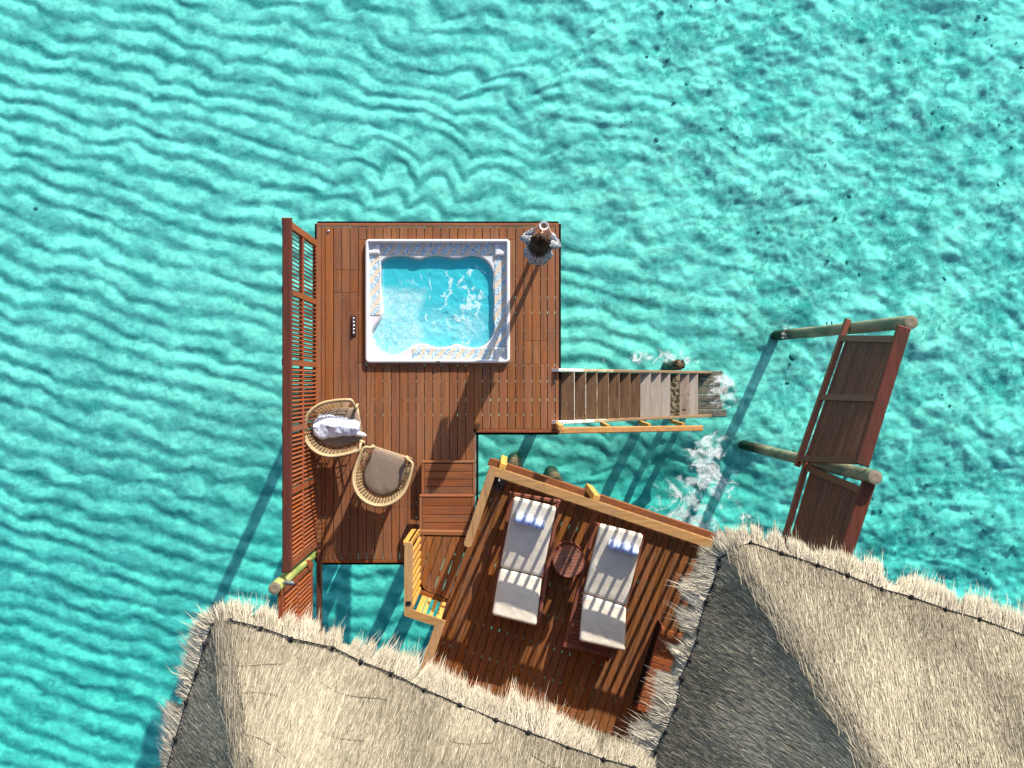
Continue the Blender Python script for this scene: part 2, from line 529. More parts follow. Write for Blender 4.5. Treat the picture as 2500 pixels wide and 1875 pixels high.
# -- person
M['skin'] = plain('skin', (0.55, 0.31, 0.21), 0.5, 0.35, 0, 0.06)
m = NT('brown_hair')
n1 = m.noise(m.coords(0, (60, 8, 8), False), 1.0, 3)
m.principled(m.ramp(n1, [(0.35, (0.010, 0.005, 0.003)), (0.78, (0.065, 0.027, 0.010))]), 0.55, 0.15)
M['hair'] = m.m
m = NT('blue_print_cotton')
v = m.coords(0, (1, 1, 1), False)
vo = m.n('ShaderNodeTexVoronoi'); vo.inputs['Scale'].default_value = 38; m.l(v, vo.inputs['Vector'])
n1 = m.noise(v, 26, 4, 0.7)
f = m.math('ADD', m.math('MULTIPLY', vo.outputs['Distance'], 0.6), m.math('MULTIPLY', n1, 0.75))
m.principled(m.ramp(f, [(0.46, (0.014, 0.028, 0.085)), (0.58, (0.070, 0.105, 0.20)), (0.72, (0.40, 0.385, 0.38))]), 0.9, 0.1, m.bump(m.noise(v, 14, 4), .5, .03))
M['print'] = m.m
M['eye'] = plain('dark_eye', (0.02, 0.012, 0.01), 0.2, 0.5)
M['lips'] = plain('lips', (0.45, 0.16, 0.14), 0.4, 0.4)

# -- thatch
def thatch_mat(name, lo, mid, hi):
    m = NT(name)
    at = m.n('ShaderNodeAttribute', attribute_name='tone')
    n1 = m.noise(m.coords(0, (1, 1, 1), False), 30, 3)
    f = m.math('ADD', m.math('MULTIPLY', at.outputs['Fac'], 0.85), m.math('MULTIPLY', n1, 0.25))
    m.principled(m.ramp(f, [(0.05, lo), (0.5, mid), (1.0, hi)]), 0.75, 0.15)
    return m.m
M['thatch'] = thatch_mat('grey_straw', (0.052, 0.045, 0.034), (0.215, 0.185, 0.136), (0.48, 0.425, 0.32))
M['fringe'] = thatch_mat('pale_straw', (0.17, 0.14, 0.10), (0.46, 0.40, 0.30), (0.74, 0.67, 0.54))
m = NT('thatch_bed')
v = m.coords(TH, (40, 4, 40), False)
n1 = m.noise(v, 1.0, 4)
m.principled(m.ramp(n1, [(0.3, (0.035, 0.03, 0.022)), (0.7, (0.13, 0.11, 0.08))]), 0.9, 0.1, m.bump(n1, .8, .03))
M['thatch_bed'] = m.m
M['rope'] = plain('dark_rope', (0.018, 0.018, 0.02), 0.9, 0.1)
M['cord'] = plain('grey_cord', (0.12, 0.10, 0.075), 0.9, 0.1)

# -- sand and water
m = NT('rippled_sand')
at = m.n('ShaderNodeAttribute', attribute_name='debris_shade')
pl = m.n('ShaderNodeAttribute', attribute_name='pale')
v = m.coords(0, (1, 1, 1), False)
n1 = m.noise(v, 13, 6, 0.72)
n2 = m.noise(v, 42, 3, 0.6)
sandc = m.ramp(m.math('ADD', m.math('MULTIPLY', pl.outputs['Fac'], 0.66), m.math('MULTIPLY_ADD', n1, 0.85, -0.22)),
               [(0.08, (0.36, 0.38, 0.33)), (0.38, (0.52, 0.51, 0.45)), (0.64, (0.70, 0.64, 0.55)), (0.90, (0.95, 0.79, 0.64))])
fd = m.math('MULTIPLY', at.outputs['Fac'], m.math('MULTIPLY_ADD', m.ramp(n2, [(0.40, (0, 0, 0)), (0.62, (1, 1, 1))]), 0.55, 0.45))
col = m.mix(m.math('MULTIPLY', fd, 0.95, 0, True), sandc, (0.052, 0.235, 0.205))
m.principled(col, 0.95, 0.05, m.bump(n1, 0.35, 0.04))
M['sand'] = m.m
M['coral'] = plain('dead_coral', (0.12, 0.20, 0.165), 0.95, 0.05, 0, 0.5, 18)

def water_mat(name, absorb, density, foam_attr, bump_scale, veil):
    m = NT(name)
    at = m.n('ShaderNodeAttribute', attribute_name='foam')
    v = m.coords(0, (1, 1, 1), False)
    n1 = m.noise(v, bump_scale, 4, 0.6, 0.6)
    bp = m.bump(n1, 0.25, 0.05)
    tr = m.n('ShaderNodeBsdfTransparent'); tr.inputs['Color'].default_value = (1, 1, 1, 1)
    gl = m.n('ShaderNodeBsdfGlossy'); gl.inputs['Roughness'].default_value = 0.08; m.l(bp, gl.inputs['Normal'])
    ge = m.n('ShaderNodeNewGeometry')
    dt = m.n('ShaderNodeVectorMath', operation='DOT_PRODUCT'); m.l(ge.outputs['Incoming'], dt.inputs[0]); m.l(bp, dt.inputs[1])
    fres = m.math('MULTIPLY_ADD', m.math('POWER', m.math('SUBTRACT', 1.0, m.math('ABSOLUTE', dt.outputs['Value']), 0, True), 5.0), 0.98, 0.02, True)
    mx = m.n('ShaderNodeMixShader'); m.l(fres, mx.inputs[0]); m.l(tr.outputs[0], mx.inputs[1]); m.l(gl.outputs[0], mx.inputs[2])
    lace = m.ramp(m.noise(v, 38.0, 3, 0.6, 0.8), [(0.34, (0.28, 0.28, 0.28)), (0.56, (1, 1, 1))])
    df = m.n('ShaderNodeBsdfDiffuse'); df.inputs['Color'].default_value = (0.86, 0.90, 0.90, 1)
    if veil:                                        # bubbles suspended in the jetted water scatter light
        vd = m.n('ShaderNodeBsdfDiffuse'); vd.inputs['Color'].default_value = (0.07, 0.76, 0.88, 1)
        mv = m.n('ShaderNodeMixShader'); mv.inputs[0].default_value = veil
        m.l(mx.outputs[0], mv.inputs[1]); m.l(vd.outputs[0], mv.inputs[2]); mx = mv
    mx2 = m.n('ShaderNodeMixShader')
    m.l(m.math('MULTIPLY', at.outputs['Fac'], lace, 0, True), mx2.inputs[0]); m.l(mx.outputs[0], mx2.inputs[1]); m.l(df.outputs[0], mx2.inputs[2])
    m.l(mx2.outputs[0], m.out.inputs['Surface'])
    va = m.n('ShaderNodeVolumeAbsorption')
    va.inputs['Color'].default_value = tuple(absorb) + (1,)
    va.inputs['Density'].default_value = density
    m.l(va.outputs[0], m.out.inputs['Volume'])
    return m.m
M['sea'] = water_mat('lagoon_water', (0.02, 0.962, 0.962), 0.49, True, 2.2, 0.0)
M['tub_water'] = water_mat('tub_water', (0.0, 0.975, 0.99), 2.0, True, 6.0, 0.56)

# ------------------------------------------------------------------ sea bed
def axis_coords(lo, hi, step, far):
    core = np.arange(lo, hi + step * .5, step)
    g = [step * 3]
    p = hi
    out = list(np.arange(hi + .13, hi + 11, .13)); p = out[-1]
    while p < far:
        g.append(g[-1] * 1.35); p += g[-1]; out.append(p)
    low = [lo - (q - hi) for q in out][::-1]
    return np.concatenate([low, core, out])

xs = axis_coords(-10.4, 10.4, 0.031, 260)
ys = axis_coords(-8.2, 8.2, 0.031, 260)
X, Y = np.meshgrid(xs, ys)
def bed(X, Y):
    v = Y + 0.155 * X + 0.010 * X * np.abs(X)
    mid = sstep(-4.5, -1.0, X)
    v = v + (0.40 + .35 * mid) * (fbm(X * 0.33 + 3, Y * 0.33, 11, 2) - 0.5) + (0.22 + .2 * mid) * (fbm(X * 0.9, Y * 0.9 + 5, 12, 2) - 0.5)
    wv = X * (0.72 + 0.1 * vnoise(X * .2, Y * .2, 44)) + 2.0 * vnoise(X * 0.25 + 4, Y * 0.8, 13) + 0.5 * vnoise(X * .7, Y * 1.6, 15)
    v = v - (0.10 + .12 * mid) * np.abs(np.sin(math.pi * wv)) * (0.35 + 1.0 * vnoise(X * .5, Y * .7, 16))
    v = v + 0.085 * (vnoise(X * 3.0, Y * 3.0, 17) - .5) + 0.055 * (vnoise(X * 8.0, Y * 8.0, 18) - .5)
    lam = 0.375
    ph = v / lam
    right = sstep(0.5, 6.0, X + 0.45 * Y + 1.6 * (vnoise(X * .6, Y * .6, 21) - .5))
    south = sstep(0.5, -6.0, Y)
    pi_ = np.floor(ph + .25)                                          # each ripple breaks into its own arcs
    seg = (.45 + .55 * sstep(.15, .45, vnoise(X * .95 + pi_ * 13.7, pi_ * 5.3, 26))) * (.70 + .30 * vnoise(X * 2.6 + pi_ * 3.1, pi_ * 1.7, 27))
    brk = sstep(.22, .58, fbm(X * .9 + 2, Y * 1.8, 25, 2))          # crests fade and split here and there
    amp = (0.0088 + 0.004 * (vnoise(X * .8, Y * .8, 22) - .5)) * (1 - 0.62 * right) * (.45 + .55 * brk) * (.30 + .70 * seg)
    ca = np.cos(2 * math.pi * ph)
    h = amp * (np.sin(2 * math.pi * ph) + 0.30 * np.sin(4 * math.pi * ph + 0.8))
    h = h + 0.10 * (fbm(X * 1.1, Y * 1.1, 23, 3) - .5) * (0.6 + right) + 0.060 * (fbm(X * 5, Y * 5, 24, 4) - .5) * (0.55 + 0.9 * right)
    deep = np.exp(-(((X - 2.6) / 1.5) ** 2 + ((Y + 2.0) / 0.9) ** 2))
    deep2 = np.exp(-(((X + 3.7) / 1.2) ** 2 + ((Y + 2.6) / 1.4) ** 2))
    log_hollow = np.exp(-(((X - 4.55) / .35) ** 2 + ((Y - .62) / .4) ** 2)) + np.exp(-(((X - 4.15) / .35) ** 2 + ((Y + 1.6) / .5) ** 2))  # bed dips and darkens beside the two log posts
    h = h - 0.26 * deep - 0.20 * deep2 - 0.07 * log_hollow - 0.35 * south
    band = sstep(0.00, 0.85, np.cos(2 * math.pi * (ph + 0.03 + .14 * (vnoise(X * 5, Y * 5, 41) - .5))) + .75 * (fbm(X * 8, Y * 11, 42, 3) - .5)) * (.22 + .78 * seg)  # ripples' shaded sides darkened: shade put into the colour along with debris
    deb_shade = band * sstep(0.22, 0.70, fbm(X * 2.6, Y * 2.6, 31, 3)) * (1 - 0.35 * right) * 0.95
    lower = sstep(0.45, 0.95, np.cos(2 * math.pi * (ph + 0.16)))     # weed scraps collect at the foot of each ripple
    deb_shade = np.maximum(deb_shade, 0.9 * lower * sstep(.50, .62, fbm(X * 7, Y * 7, 37, 3)) * 0.85)
    n3 = fbm(X * 1.7, Y * 1.7, 32, 4); n4 = fbm(X * 6.0, Y * 6.0, 33, 3); n6 = fbm(X * 14, Y * 14, 38, 2)
    patch = sstep(0.48, 0.64, n3) * sstep(0.44, 0.60, n4)
    far_right = sstep(2.0, 7.5, X + 0.15 * Y)
    soft = sstep(.46, .66, fbm(X * 1.0 + 20, Y * .8, 47, 3))
    deb_shade = np.maximum(deb_shade, patch * (0.08 + 0.55 * right + 0.55 * far_right) * (.35 + .65 * soft))
    deb_shade = np.maximum(deb_shade, .62 * far_right * soft * sstep(.40, .62, fbm(X * 3.2, Y * 3.2, 48, 4)))
    deb_shade = np.maximum(deb_shade, sstep(.58, .68, n6) * (.40 + .5 * right) * sstep(.40, .55, n3))
    deb_shade = np.maximum(deb_shade, 0.70 * sstep(.15, .9, deep) * sstep(.36, .60, n3))
    deb_shade = np.maximum(deb_shade, 0.55 * log_hollow * (.5 + fbm(X * 5, Y * 5, 50, 3)))
    n5 = fbm(X * 1.6 + 9, Y * 3.2, 34, 4); n7 = fbm(X * 3.6, Y * 5.0, 39, 4)
    pale = 0.40 + 0.30 * np.cos(2 * math.pi * (ph - 0.47)) * (1 - .55 * right) * (0.5 + .9 * vnoise(X * 1.4, Y * 1.4, 36)) + 0.9 * (n5 - 0.5) + 1.15 * (n7 - .5) + .55 * (fbm(X * 9, Y * 12, 43, 3) - .5) + .55 * sstep(.60, .74, vnoise(X * 3.1, Y * 4.2, 46)) * sstep(-.2, .7, np.cos(2 * math.pi * (ph - 0.47)))  # sand tone, with bright caustic patches on the crests put into the colour
    caustic = 1 - np.abs(2 * fbm(X * 1.3, Y * 1.3, 35, 3) - 1) * 9  # net of caustic light painted as pale lines, strongest to the right
    caustic2 = 1 - np.abs(2 * fbm(X * 2.6 + 3, Y * 2.6, 40, 3) - 1) * 9
    pale = pale + 0.62 * np.clip(np.maximum(caustic, caustic2 * right), 0, 1) * (0.2 + right)
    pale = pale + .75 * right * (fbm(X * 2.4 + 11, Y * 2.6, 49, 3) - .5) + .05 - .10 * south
    return h, np.clip(deb_shade, 0, 1), np.clip(pale, 0, 1)
hh, deb_shade, pale = bed(X, Y)
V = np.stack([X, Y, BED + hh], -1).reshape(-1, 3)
sb = npmesh('seabed', V, grid_faces(len(xs), len(ys)), M['sand'], smooth=True, attrs={'debris_shade': deb_shade, 'pale': pale})
tag(sb, kind='structure')

# loose lumps of dead coral on the sand, thickest towards the open reef
mbv, mbf = [], []
cnt = 0
ico = MB(); ico.ball((0, 0, 0), 1.0, 7, 5)
iv = np.array(ico.v)
tri = []
for f in ico.f:
    tri += [f] if len(f) == 4 else [(f[0], f[1], f[2], f[2])]
tries = 0
while cnt < 260 and tries < 20000:
    tries += 1
    x = RNG.uniform(-9.8, 9.8); y = RNG.uniform(-7.5, 7.5)
    den = 0.005 + 0.995 * float(sstep(1.2, 8.5, np.array(x + 0.25 * y)))
    if RNG.random() > den: continue
    if float(fbm(np.array([x * 1.1]), np.array([y * 1.1]), 61, 2)[0]) < 0.47: continue
    r = 0.009 + 0.042 * RNG.random() ** 3.6
    hz = float(bed(np.array([[x]]), np.array([[y]]))[0][0, 0])
    a = RNG.random() * 6.28
    d = iv * (r * RNG.uniform(.6, 1.5), r * RNG.uniform(.6, 1.3), r * RNG.uniform(.25, .45))
    d = d * (1 + 0.55 * (RNG.random((len(iv), 1)) - .5))
    R = np.array([[math.cos(a), -math.sin(a), 0], [math.sin(a), math.cos(a), 0], [0, 0, 1]])
    mbf.append(len(iv) * cnt)
    mbv.append(d @ R.T + (x, y, BED + hz + r * 0.2))
    cnt += 1
co = MB()
for b, vv in zip(mbf, mbv):
    co.add(vv.tolist(), ico.f)
tag(obj('coral_rubble', co, M['coral'], smooth=True), kind='stuff')

# ------------------------------------------------------------------ lagoon water (closed body, foam on top)
def waxis(far, lo, hi, lo2, hi2, fine, mid):
    a = np.concatenate([[-far, -40, -20], np.arange(lo, lo2, mid), np.arange(lo2, hi2, fine), np.arange(hi2, hi, mid), [20, 40, far]])
    return a
wx = waxis(260, -11, 11, -1.0, 5.7, 0.02, 0.09)
wy = waxis(260, -9, 9, -3.3, 1.8, 0.02, 0.09)
WX, WY = np.meshgrid(wx, wy)
def g2(cx, cy, sx, sy):
    return np.exp(-(((WX - cx) / sx) ** 2 + ((WY - cy) / sy) ** 2))
mask = (0.75 * g2(3.80, -0.12, .30, .36) + .75 * g2(3.55, -.2, .22, .36) + 0.85 * g2(2.45, .48, .45, .16) + .65 * g2(1.5, .42, .5, .14) + 0.8 * g2(3.1, .40, .3, .18)
        + 0.80 * g2(3.35, -1.15, .35, .45) + 0.85 * g2(3.10, -1.85, .62, .60) + .40 * g2(3.9, -1.9, .6, .7) + 0.95 * g2(2.65, -2.40, .55, .28) + 0.6 * g2(3.3, -2.55, .4, .3)
        + 0.95 * g2(4.74, .85, .17, .13) + 0.7 * g2(4.16, -1.08, .2, .14) + .30 * g2(1.6, -1.0, .7, .25) + .25 * g2(4.2, .5, .9, .7))
u1 = WX + 0.35 * (fbm(WX * 1.6, WY * 1.6, 51, 3) - .5) * 2
u2 = WY + 0.35 * (fbm(WX * 1.6 + 7, WY * 1.6, 52, 3) - .5) * 2
rid = 1 - np.abs(2 * fbm(u1 * 2.4, u2 * 3.4, 53, 4) - 1) * 6.5
rid2 = 1 - np.abs(2 * fbm(u1 * 5.6 + 3, u2 * 7.0, 54, 3) - 1) * 5.5
frag = fbm(WX * 9, WY * 9, 55, 3)
u1 = WX + 0.60 * (fbm(WX * 1.3, WY * 1.3, 51, 3) - .5) * 2
u2 = WY + 0.60 * (fbm(WX * 1.3 + 7, WY * 1.3, 52, 3) - .5) * 2
la = np.clip(1 - np.abs(2 * fbm(u1 * 2.2, u2 * 2.2, 53, 4) - 1) * 8.5, 0, 1)
lb = np.clip(1 - np.abs(2 * fbm(u1 * 4.4 + 3, u2 * 4.4, 54, 3) - 1) * 8.0, 0, 1)
gate = sstep(.22, .95, mask + 1.3 * (fbm(WX * 2.2, WY * 2.2, 58, 3) - .5))
foam = np.maximum(la ** .8, .75 * lb) * gate * (.35 + .9 * frag)
churn = sstep(.85, 1.25, mask + 1.4 * (frag - .5)) * .55
foam = np.clip(np.maximum(.85 * sstep(.18, .75, foam), churn), 0, 0.88)
# wind flecks far out
fl = sstep(0.82, 0.86, fbm(WX * 2.5 + WY, WY * 5, 57, 3)) * 0.0
fleck = np.where((np.abs(WX) < 11) & (np.abs(WY) < 9), fl, 0)
foam = np.maximum(foam, fleck)
nx, ny = len(wx), len(wy)
top = np.stack([WX, WY, np.full_like(WX, WATER)], -1).reshape(-1, 3)
nt = len(top)
bot = np.array([[-260, -260, -7], [260, -260, -7], [260, 260, -7], [-260, 260, -7]], float)
quads = grid_faces(nx, ny).tolist()
# sides close the body of water
idx = lambda i, j: j * nx + i
me = bpy.data.meshes.new('lagoon_water')
sides = [[nt, nt + 1] + [idx(i, 0) for i in range(nx - 1, -1, -1)], [nt + 1, nt + 2] + [idx(nx - 1, j) for j in range(ny - 1, -1, -1)],
         [nt + 2, nt + 3] + [idx(i, ny - 1) for i in range(nx)], [nt + 3, nt] + [idx(0, j) for j in range(ny)], [nt + 3, nt + 2, nt + 1, nt]]
me.from_pydata(np.vstack([top, bot]).tolist(), [], quads + sides)
at = me.attributes.new('foam', 'FLOAT', 'POINT')
at.data.foreach_set('value', np.concatenate([foam.ravel(), np.zeros(4)]).astype(np.float32))
me.update()
tag(link('lagoon_water', me, M['sea']), kind='structure')

# ------------------------------------------------------------------ tub deck
DP = lambda px, py: P(px, py, 0.0)
deck = thing('wooden_deck', 'reddish hardwood plank deck around the hot tub standing on piles in the lagoon', 'deck', (-0.6, -0.2, 0))
THK = 0.032
def plank(x0, x1, y0, y1, z, mat, parent, name='plank', bev=0.003):
    mb = MB()
    dz = random.uniform(-.0015, .0015)
    mb.cbox(((x0 + x1) / 2, (y0 + y1) / 2, z - THK / 2 + dz), (x1 - x0, y1 - y0, THK), bev)
    return obj(name, mb, mat, parent)
GAP = 0.0085
tub_px = (889, 581, 1247, 889)
cols = [783.5]
cols += [793.4 + 20.22 * k for k in range(28)]
cols = [c for c in cols if c < 1336] + [1336.5, 1355.5]
splits = {}
for a, b in zip(cols[:-1], cols[1:]):
    mid = (a + b) / 2
    ylo, yhi = (553.5, 1365.5) if mid < 1022 else (553.5, 1047.5)
    if 1034 <= mid < 1163: ylo, yhi = 553.5, 1128
    elif 1022 <= mid < 1034: ylo, yhi = 553.5, 1290
    segs = [(ylo, yhi)]
    if a < tub_px[2] - 4 and b > tub_px[0] + 4:
        segs = [(ylo, 585), (885, yhi)]
        if a < tub_px[0] + 2:                         # board beside the tub is ripped narrower
            (xa, ya), (xb, yb) = DP(a, 884.6), DP(tub_px[0] + 4, 585.4); plank(xa + GAP / 2, xb, ya, yb, 0.0, M['deck'], deck)
        if b > tub_px[2] - 2:
            (xa, ya), (xb, yb) = DP(tub_px[2] - 4, 884.6), DP(b, 585.4); plank(xa, xb - GAP / 2, ya, yb, 0.0, M['deck'], deck)
    cuts = []
    if 813 < mid < 874: cuts = [659, 715]
    elif 833 < mid < 854: cuts = [659, 715, 825]
    elif 1274 < mid < 1335: cuts = [832.5, 889]
    if 905 < mid < 1012: cuts = cuts + [1241]
    if 640 < mid < 815: cuts = cuts + [980 + (mid * 7) % 60]
    out = []
    for (s0, s1) in segs:
        pts = [s0] + sorted(c for c in cuts if s0 < c < s1) + [s1]
        out += list(zip(pts[:-1], pts[1:]))
    for (s0, s1) in out:
        (xa, ya), (xb, yb) = DP(a, s1), DP(b, s0)
        plank(xa + GAP / 2, xb - GAP / 2, ya + 0.002, yb - 0.002, 0.0, M['deck'], deck)
def border(px0, py0, px1, py1, mat=None, z=0.004):
    (xa, ya), (xb, yb) = DP(px0, py1), DP(px1, py0)
    mb = MB(); mb.cbox(((xa + xb) / 2, (ya + yb) / 2, z - .02), (xb - xa, yb - ya, .04), .004)
    obj('edge_board', mb, mat or M['deck'], deck)
border(773, 545, 1364, 552.5, M['deck_x']); border(773, 553, 782.8, 1366, M['deck']); border(1356.2, 553, 1364, 1048, M['deck'])
border(773, 1366.2, 1020, 1374, M['deck_x']); border(1161.5, 1048.2, 1364, 1056, M['deck_x'])
border(1154.5, 1057, 1161, 1127, M['deck'])
# fascia boards round the sides
mb = MB()
for (a, b) in (((773, 545), (1364, 545)), ((1364, 545), (1364, 1056)), ((1364, 1056), (1161, 1056)), ((1161, 1056), (1161, 1290)), ((1020, 1374), (773, 1374)), ((773, 1374), (773, 545))):
    pa, pb = Vector(DP(*a) + (-.115,)), Vector(DP(*b) + (-.115,))
    d = (pb - pa).normalized(); nrm = Vector((d.y, -d.x, 0)) * -0.02
    mb.bar(pa - nrm * -1, pb - nrm * -1, .03, .15)
obj('fascia', mb, M['joist'], deck)
mb = MB()
for k in range(20):
    py = 575 + k * 42
    for (x0, x1) in ([(776, 1361)] if py < 1050 else [(776, 1158)] if py < 1120 else [(776, 1158)]):
        if py > 1366: continue
        segs = [(x0, x1)]
        if 583 < py < 887: segs = [(x0, 888), (1248, x1)]
        for (a, b) in segs:
            pa, pb = DP(a, py), DP(b, py)
            mb.bar((pa[0] + .01, pa[1], -.10), (pb[0] - .01, pb[1], -.10), [.238, .238, .21, .238, .18, .232][k % 6], .125)
for px in (800, 950, 1080, 1150):
    pa, pb = DP(px, 560), DP(px, 1360 if px < 1100 else 1050)
    zb_ = -1.45 if 880 < px < 1240 else -.25
    mb.bar((pa[0], pa[1], zb_), (pb[0], pb[1], zb_), .10, .17)
obj('joist', mb, M['joist'], deck)['kind'] = 'stuff'
for (px, py) in ((800, 575), (1080, 570), (1340, 575), (800, 960), (1340, 1030), (800, 1345), (1000, 1345), (1140, 1030)):
    x, y = DP(px, py)
    mb = MB(); mb.tube([(x, y, -.17), (x, y, BED - .6)], [.095, .10], 10)
    obj('pile', mb, M['pile'], deck, True)
# tub cradle box hides the shell from the side
mb = MB()
(xa, ya), (xb, yb) = DP(893, 885), DP(1243, 585)
for (a, b) in (((xa, ya), (xb, ya)), ((xb, ya), (xb, yb)), ((xb, yb), (xa, yb)), ((xa, yb), (xa, ya))):
    mb.bar((a[0], a[1], -.55), (b[0], b[1], -.55), .03, .95)
obj('tub_surround', mb, M['joist'], deck)

# ------------------------------------------------------------------ two step platforms and the villa deck
def step_block(px0, px1, py0, py1, z, label):
    (xa, ya), (xb, yb) = P(px0, py1, z), P(px1, py0, z)
    t = thing('step_platform', label, 'step', ((xa + xb) / 2, (ya + yb) / 2, 0), group='steps between the two decks')
    bw = .042
    for x in (xa + bw / 2, xb - bw / 2):
        mb = MB(); mb.cbox((x, (ya + yb) / 2, z - .018), (bw, yb - ya - .036, .036), .004); obj('side_board', mb, M['deck'], t)
    mb = MB(); mb.cbox(((xa + xb) / 2, yb - .009, z - .07), (xb - xa, .03, .145), .006); obj('riser', mb, M['deck_x'], t)
    n = 4; pw = (yb - ya - .034) / n
    for k in range(n):
        y = ya + .005 + pw * (k + .5)
        mb = MB(); mb.cbox(((xa + xb) / 2, y, z - .018), (xb - xa - 2 * bw - .008, pw - .009, .036), .003)
        obj('plank', mb, M['deck_x'], t)
    mb = MB()
    for x in (xa + .03, (xa + xb) / 2, xb - .03):
        mb.box((x, (ya + yb) / 2, z - .10), (.04, yb - ya - .05, .11))
    obj('bearer', mb, M['joist'], t)
    return t
step_block(1028.5, 1161, 1127, 1209, .17, 'lower wooden step platform of four boards, first up from the tub deck')
step_block(1023.5, 1159.5, 1210, 1298, .34, 'upper wooden step platform of four boards, next to the lounger deck')

VZ = 0.5
CAPZ = 1.58
C0 = P3(1196, 1137, CAPZ); C0.z = 0                 # outer corner of the railing in plan
def VF(a, b, z=0.0):
    """villa frame: a metres along the north rail, b metres towards the villa"""
    p = C0 + EX * a - EY * b
    return Vector((p.x, p.y, z))
def toVF(x, y):
    d = Vector((x, y, 0)) - C0
    return d.dot(EX), -d.dot(EY)
vdeck = thing('wooden_deck', 'higher dark hardwood plank deck under the two sun loungers with a honey railing', 'deck', tuple(VF(1.5, 2.0, 0)))
PW = .1145
def vplank(a0, a1, b0f, b1f, name='plank'):
    """plank along b; end positions given as functions of a (slanted ends)"""
    pts = [VF(a0, b0f(a0)), VF(a1, b0f(a1)), VF(a1, b1f(a1)), VF(a0, b1f(a0))]
    mb = MB(); dz = random.uniform(-.0015, .0015)
    mb.prism([(p.x, p.y) for p in pts], VZ - THK + dz, VZ + dz)
    return obj(name, mb, M['villa_deck'], vdeck)
for k in range(46):
    a0 = .055 + k * PW
    cuts = [.11]
    q = 1.0 + (k * 1.37) % 2.6
    cuts += [q, q + 2.5, 6.6]
    for c0, c1 in zip(cuts[:-1], cuts[1:]):
        vplank(a0 + .0042, a0 + PW - .0042, lambda a, c=c0: c + .002, lambda a, c=c1: c - .002)
mb = MB(); pts = [VF(-.03, -.0), VF(5.4, -.0), VF(5.4, .105), VF(-.03, .105)]
mb.prism([(p.x, p.y) for p in pts], VZ - .04, VZ + .004); obj('edge_board', mb, M['villa_deck_x'], vdeck)
# small bay of decking that reaches the steps
bayA, bayA2 = P(1019, 1301, VZ), P(1143, 1303, VZ)
bayC, bayD = (-1.287, -2.87), (-.935, -3.0)
aA, bA = toVF(*bayA); aA2, bA2 = toVF(*bayA2); aC, bC = toVF(*bayC); aD, bD = toVF(*bayD)
def lerpf(p, q):
    return lambda a: p[1] + (q[1] - p[1]) * (a - p[0]) / (q[0] - p[0])
north = lerpf((aA, bA), (aA2, bA2))
south = lerpf((aC, bC), (aD, bD))
west = lerpf((aA, bA), (aC, bC))
k = 0
a1 = .05
while a1 > min(aA, aC) + .02:
    a0 = max(a1 - PW, min(aA, aC))
    n0 = lambda a: max(north(a), west(a) if (aC < aA and a < aA) else -9) + .05
    s0 = (lambda a: south(a) - .05) if aC < aA else (lambda a: min(south(a), west(a) if a < aC else 99) - .05)
    if a0 + .004 < a1 - .004:
        lo0, hi0 = n0(a0 + .004), s0(a0 + .004)
        if hi0 > lo0 + .02 or s0(a1) > n0(a1) + .02:
            vplank(a0 + .004, a1 - .004, lambda a: min(n0(a), s0(a)), s0)
    a1 -= PW
def vboard(p, q, wd, z, ht, mat, name='edge_board', bev=.005):
    mb = MB(); mb.bar((p[0], p[1], z), (q[0], q[1], z), wd, ht, bev=bev); return obj(name, mb, mat, vdeck)
vboard((bayA[0] - .02, bayA[1]), (bayA2[0] + .02, bayA2[1]), .055, VZ - .068, .15, M['deck_x'])
vboard(bayC, bayD, .07, VZ - .02, .045, M['villa_deck_x'])
vboard((bayA[0] - .005, bayA[1] - .03), (bayC[0] - .005, bayC[1]), .04, VZ - .06, .13, M['deck'])
# rim and joists below
mb = MB()
for (p, q) in ((VF(0.02, .03), VF(5.4, .03)), (VF(.03, .05), VF(.03, 1.0)), (VF(.03, 2.05), VF(.03, 6.6))):
    mb.bar((p.x, p.y, VZ - .15), (q.x, q.y, VZ - .15), .05, .21)
mb.bar((bayC[0], bayC[1], VZ - .13), (bayD[0], bayD[1], VZ - .13), .04, .16)
obj('fascia', mb, M['deck_x'], vdeck)
mb = MB()
for k in range(15):
    b = .35 + k * .42
    p, q = VF(.06, b), VF(5.4, b)
    mb.bar((p.x, p.y, VZ - .10), (q.x, q.y, VZ - .10), .345, .125)
for fr in (.25, .6, .92):
    p = Vector((bayA[0] + (bayC[0] - bayA[0]) * fr, bayA[1] + (bayC[1] - bayA[1]) * fr, 0)); q = p + EX * .55
    mb.bar((p.x, p.y, VZ - .10), (q.x, q.y, VZ - .10), .05, .12)
for a in (.4, 2.0, 3.8):
    p, q = VF(a, .1), VF(a, 6.4)
    mb.bar((p.x, p.y, VZ - .26), (q.x, q.y, VZ - .26), .10, .18)
obj('joist', mb, M['joist'], vdeck)['kind'] = 'stuff'
for (x, y) in ((.05, -1.37), (.725, -1.62), (1.55, -2.5), (2.9, -3.0), (-.5, -3.2), (1.0, -4.0), (2.8, -4.6), (-1.1, -2.5)):
    mb = MB(); mb.tube([(x, y, VZ - .2), (x, y, BED - .6)], [.11, .125], 10)
    obj('pile', mb, M['pile'], vdeck, True)

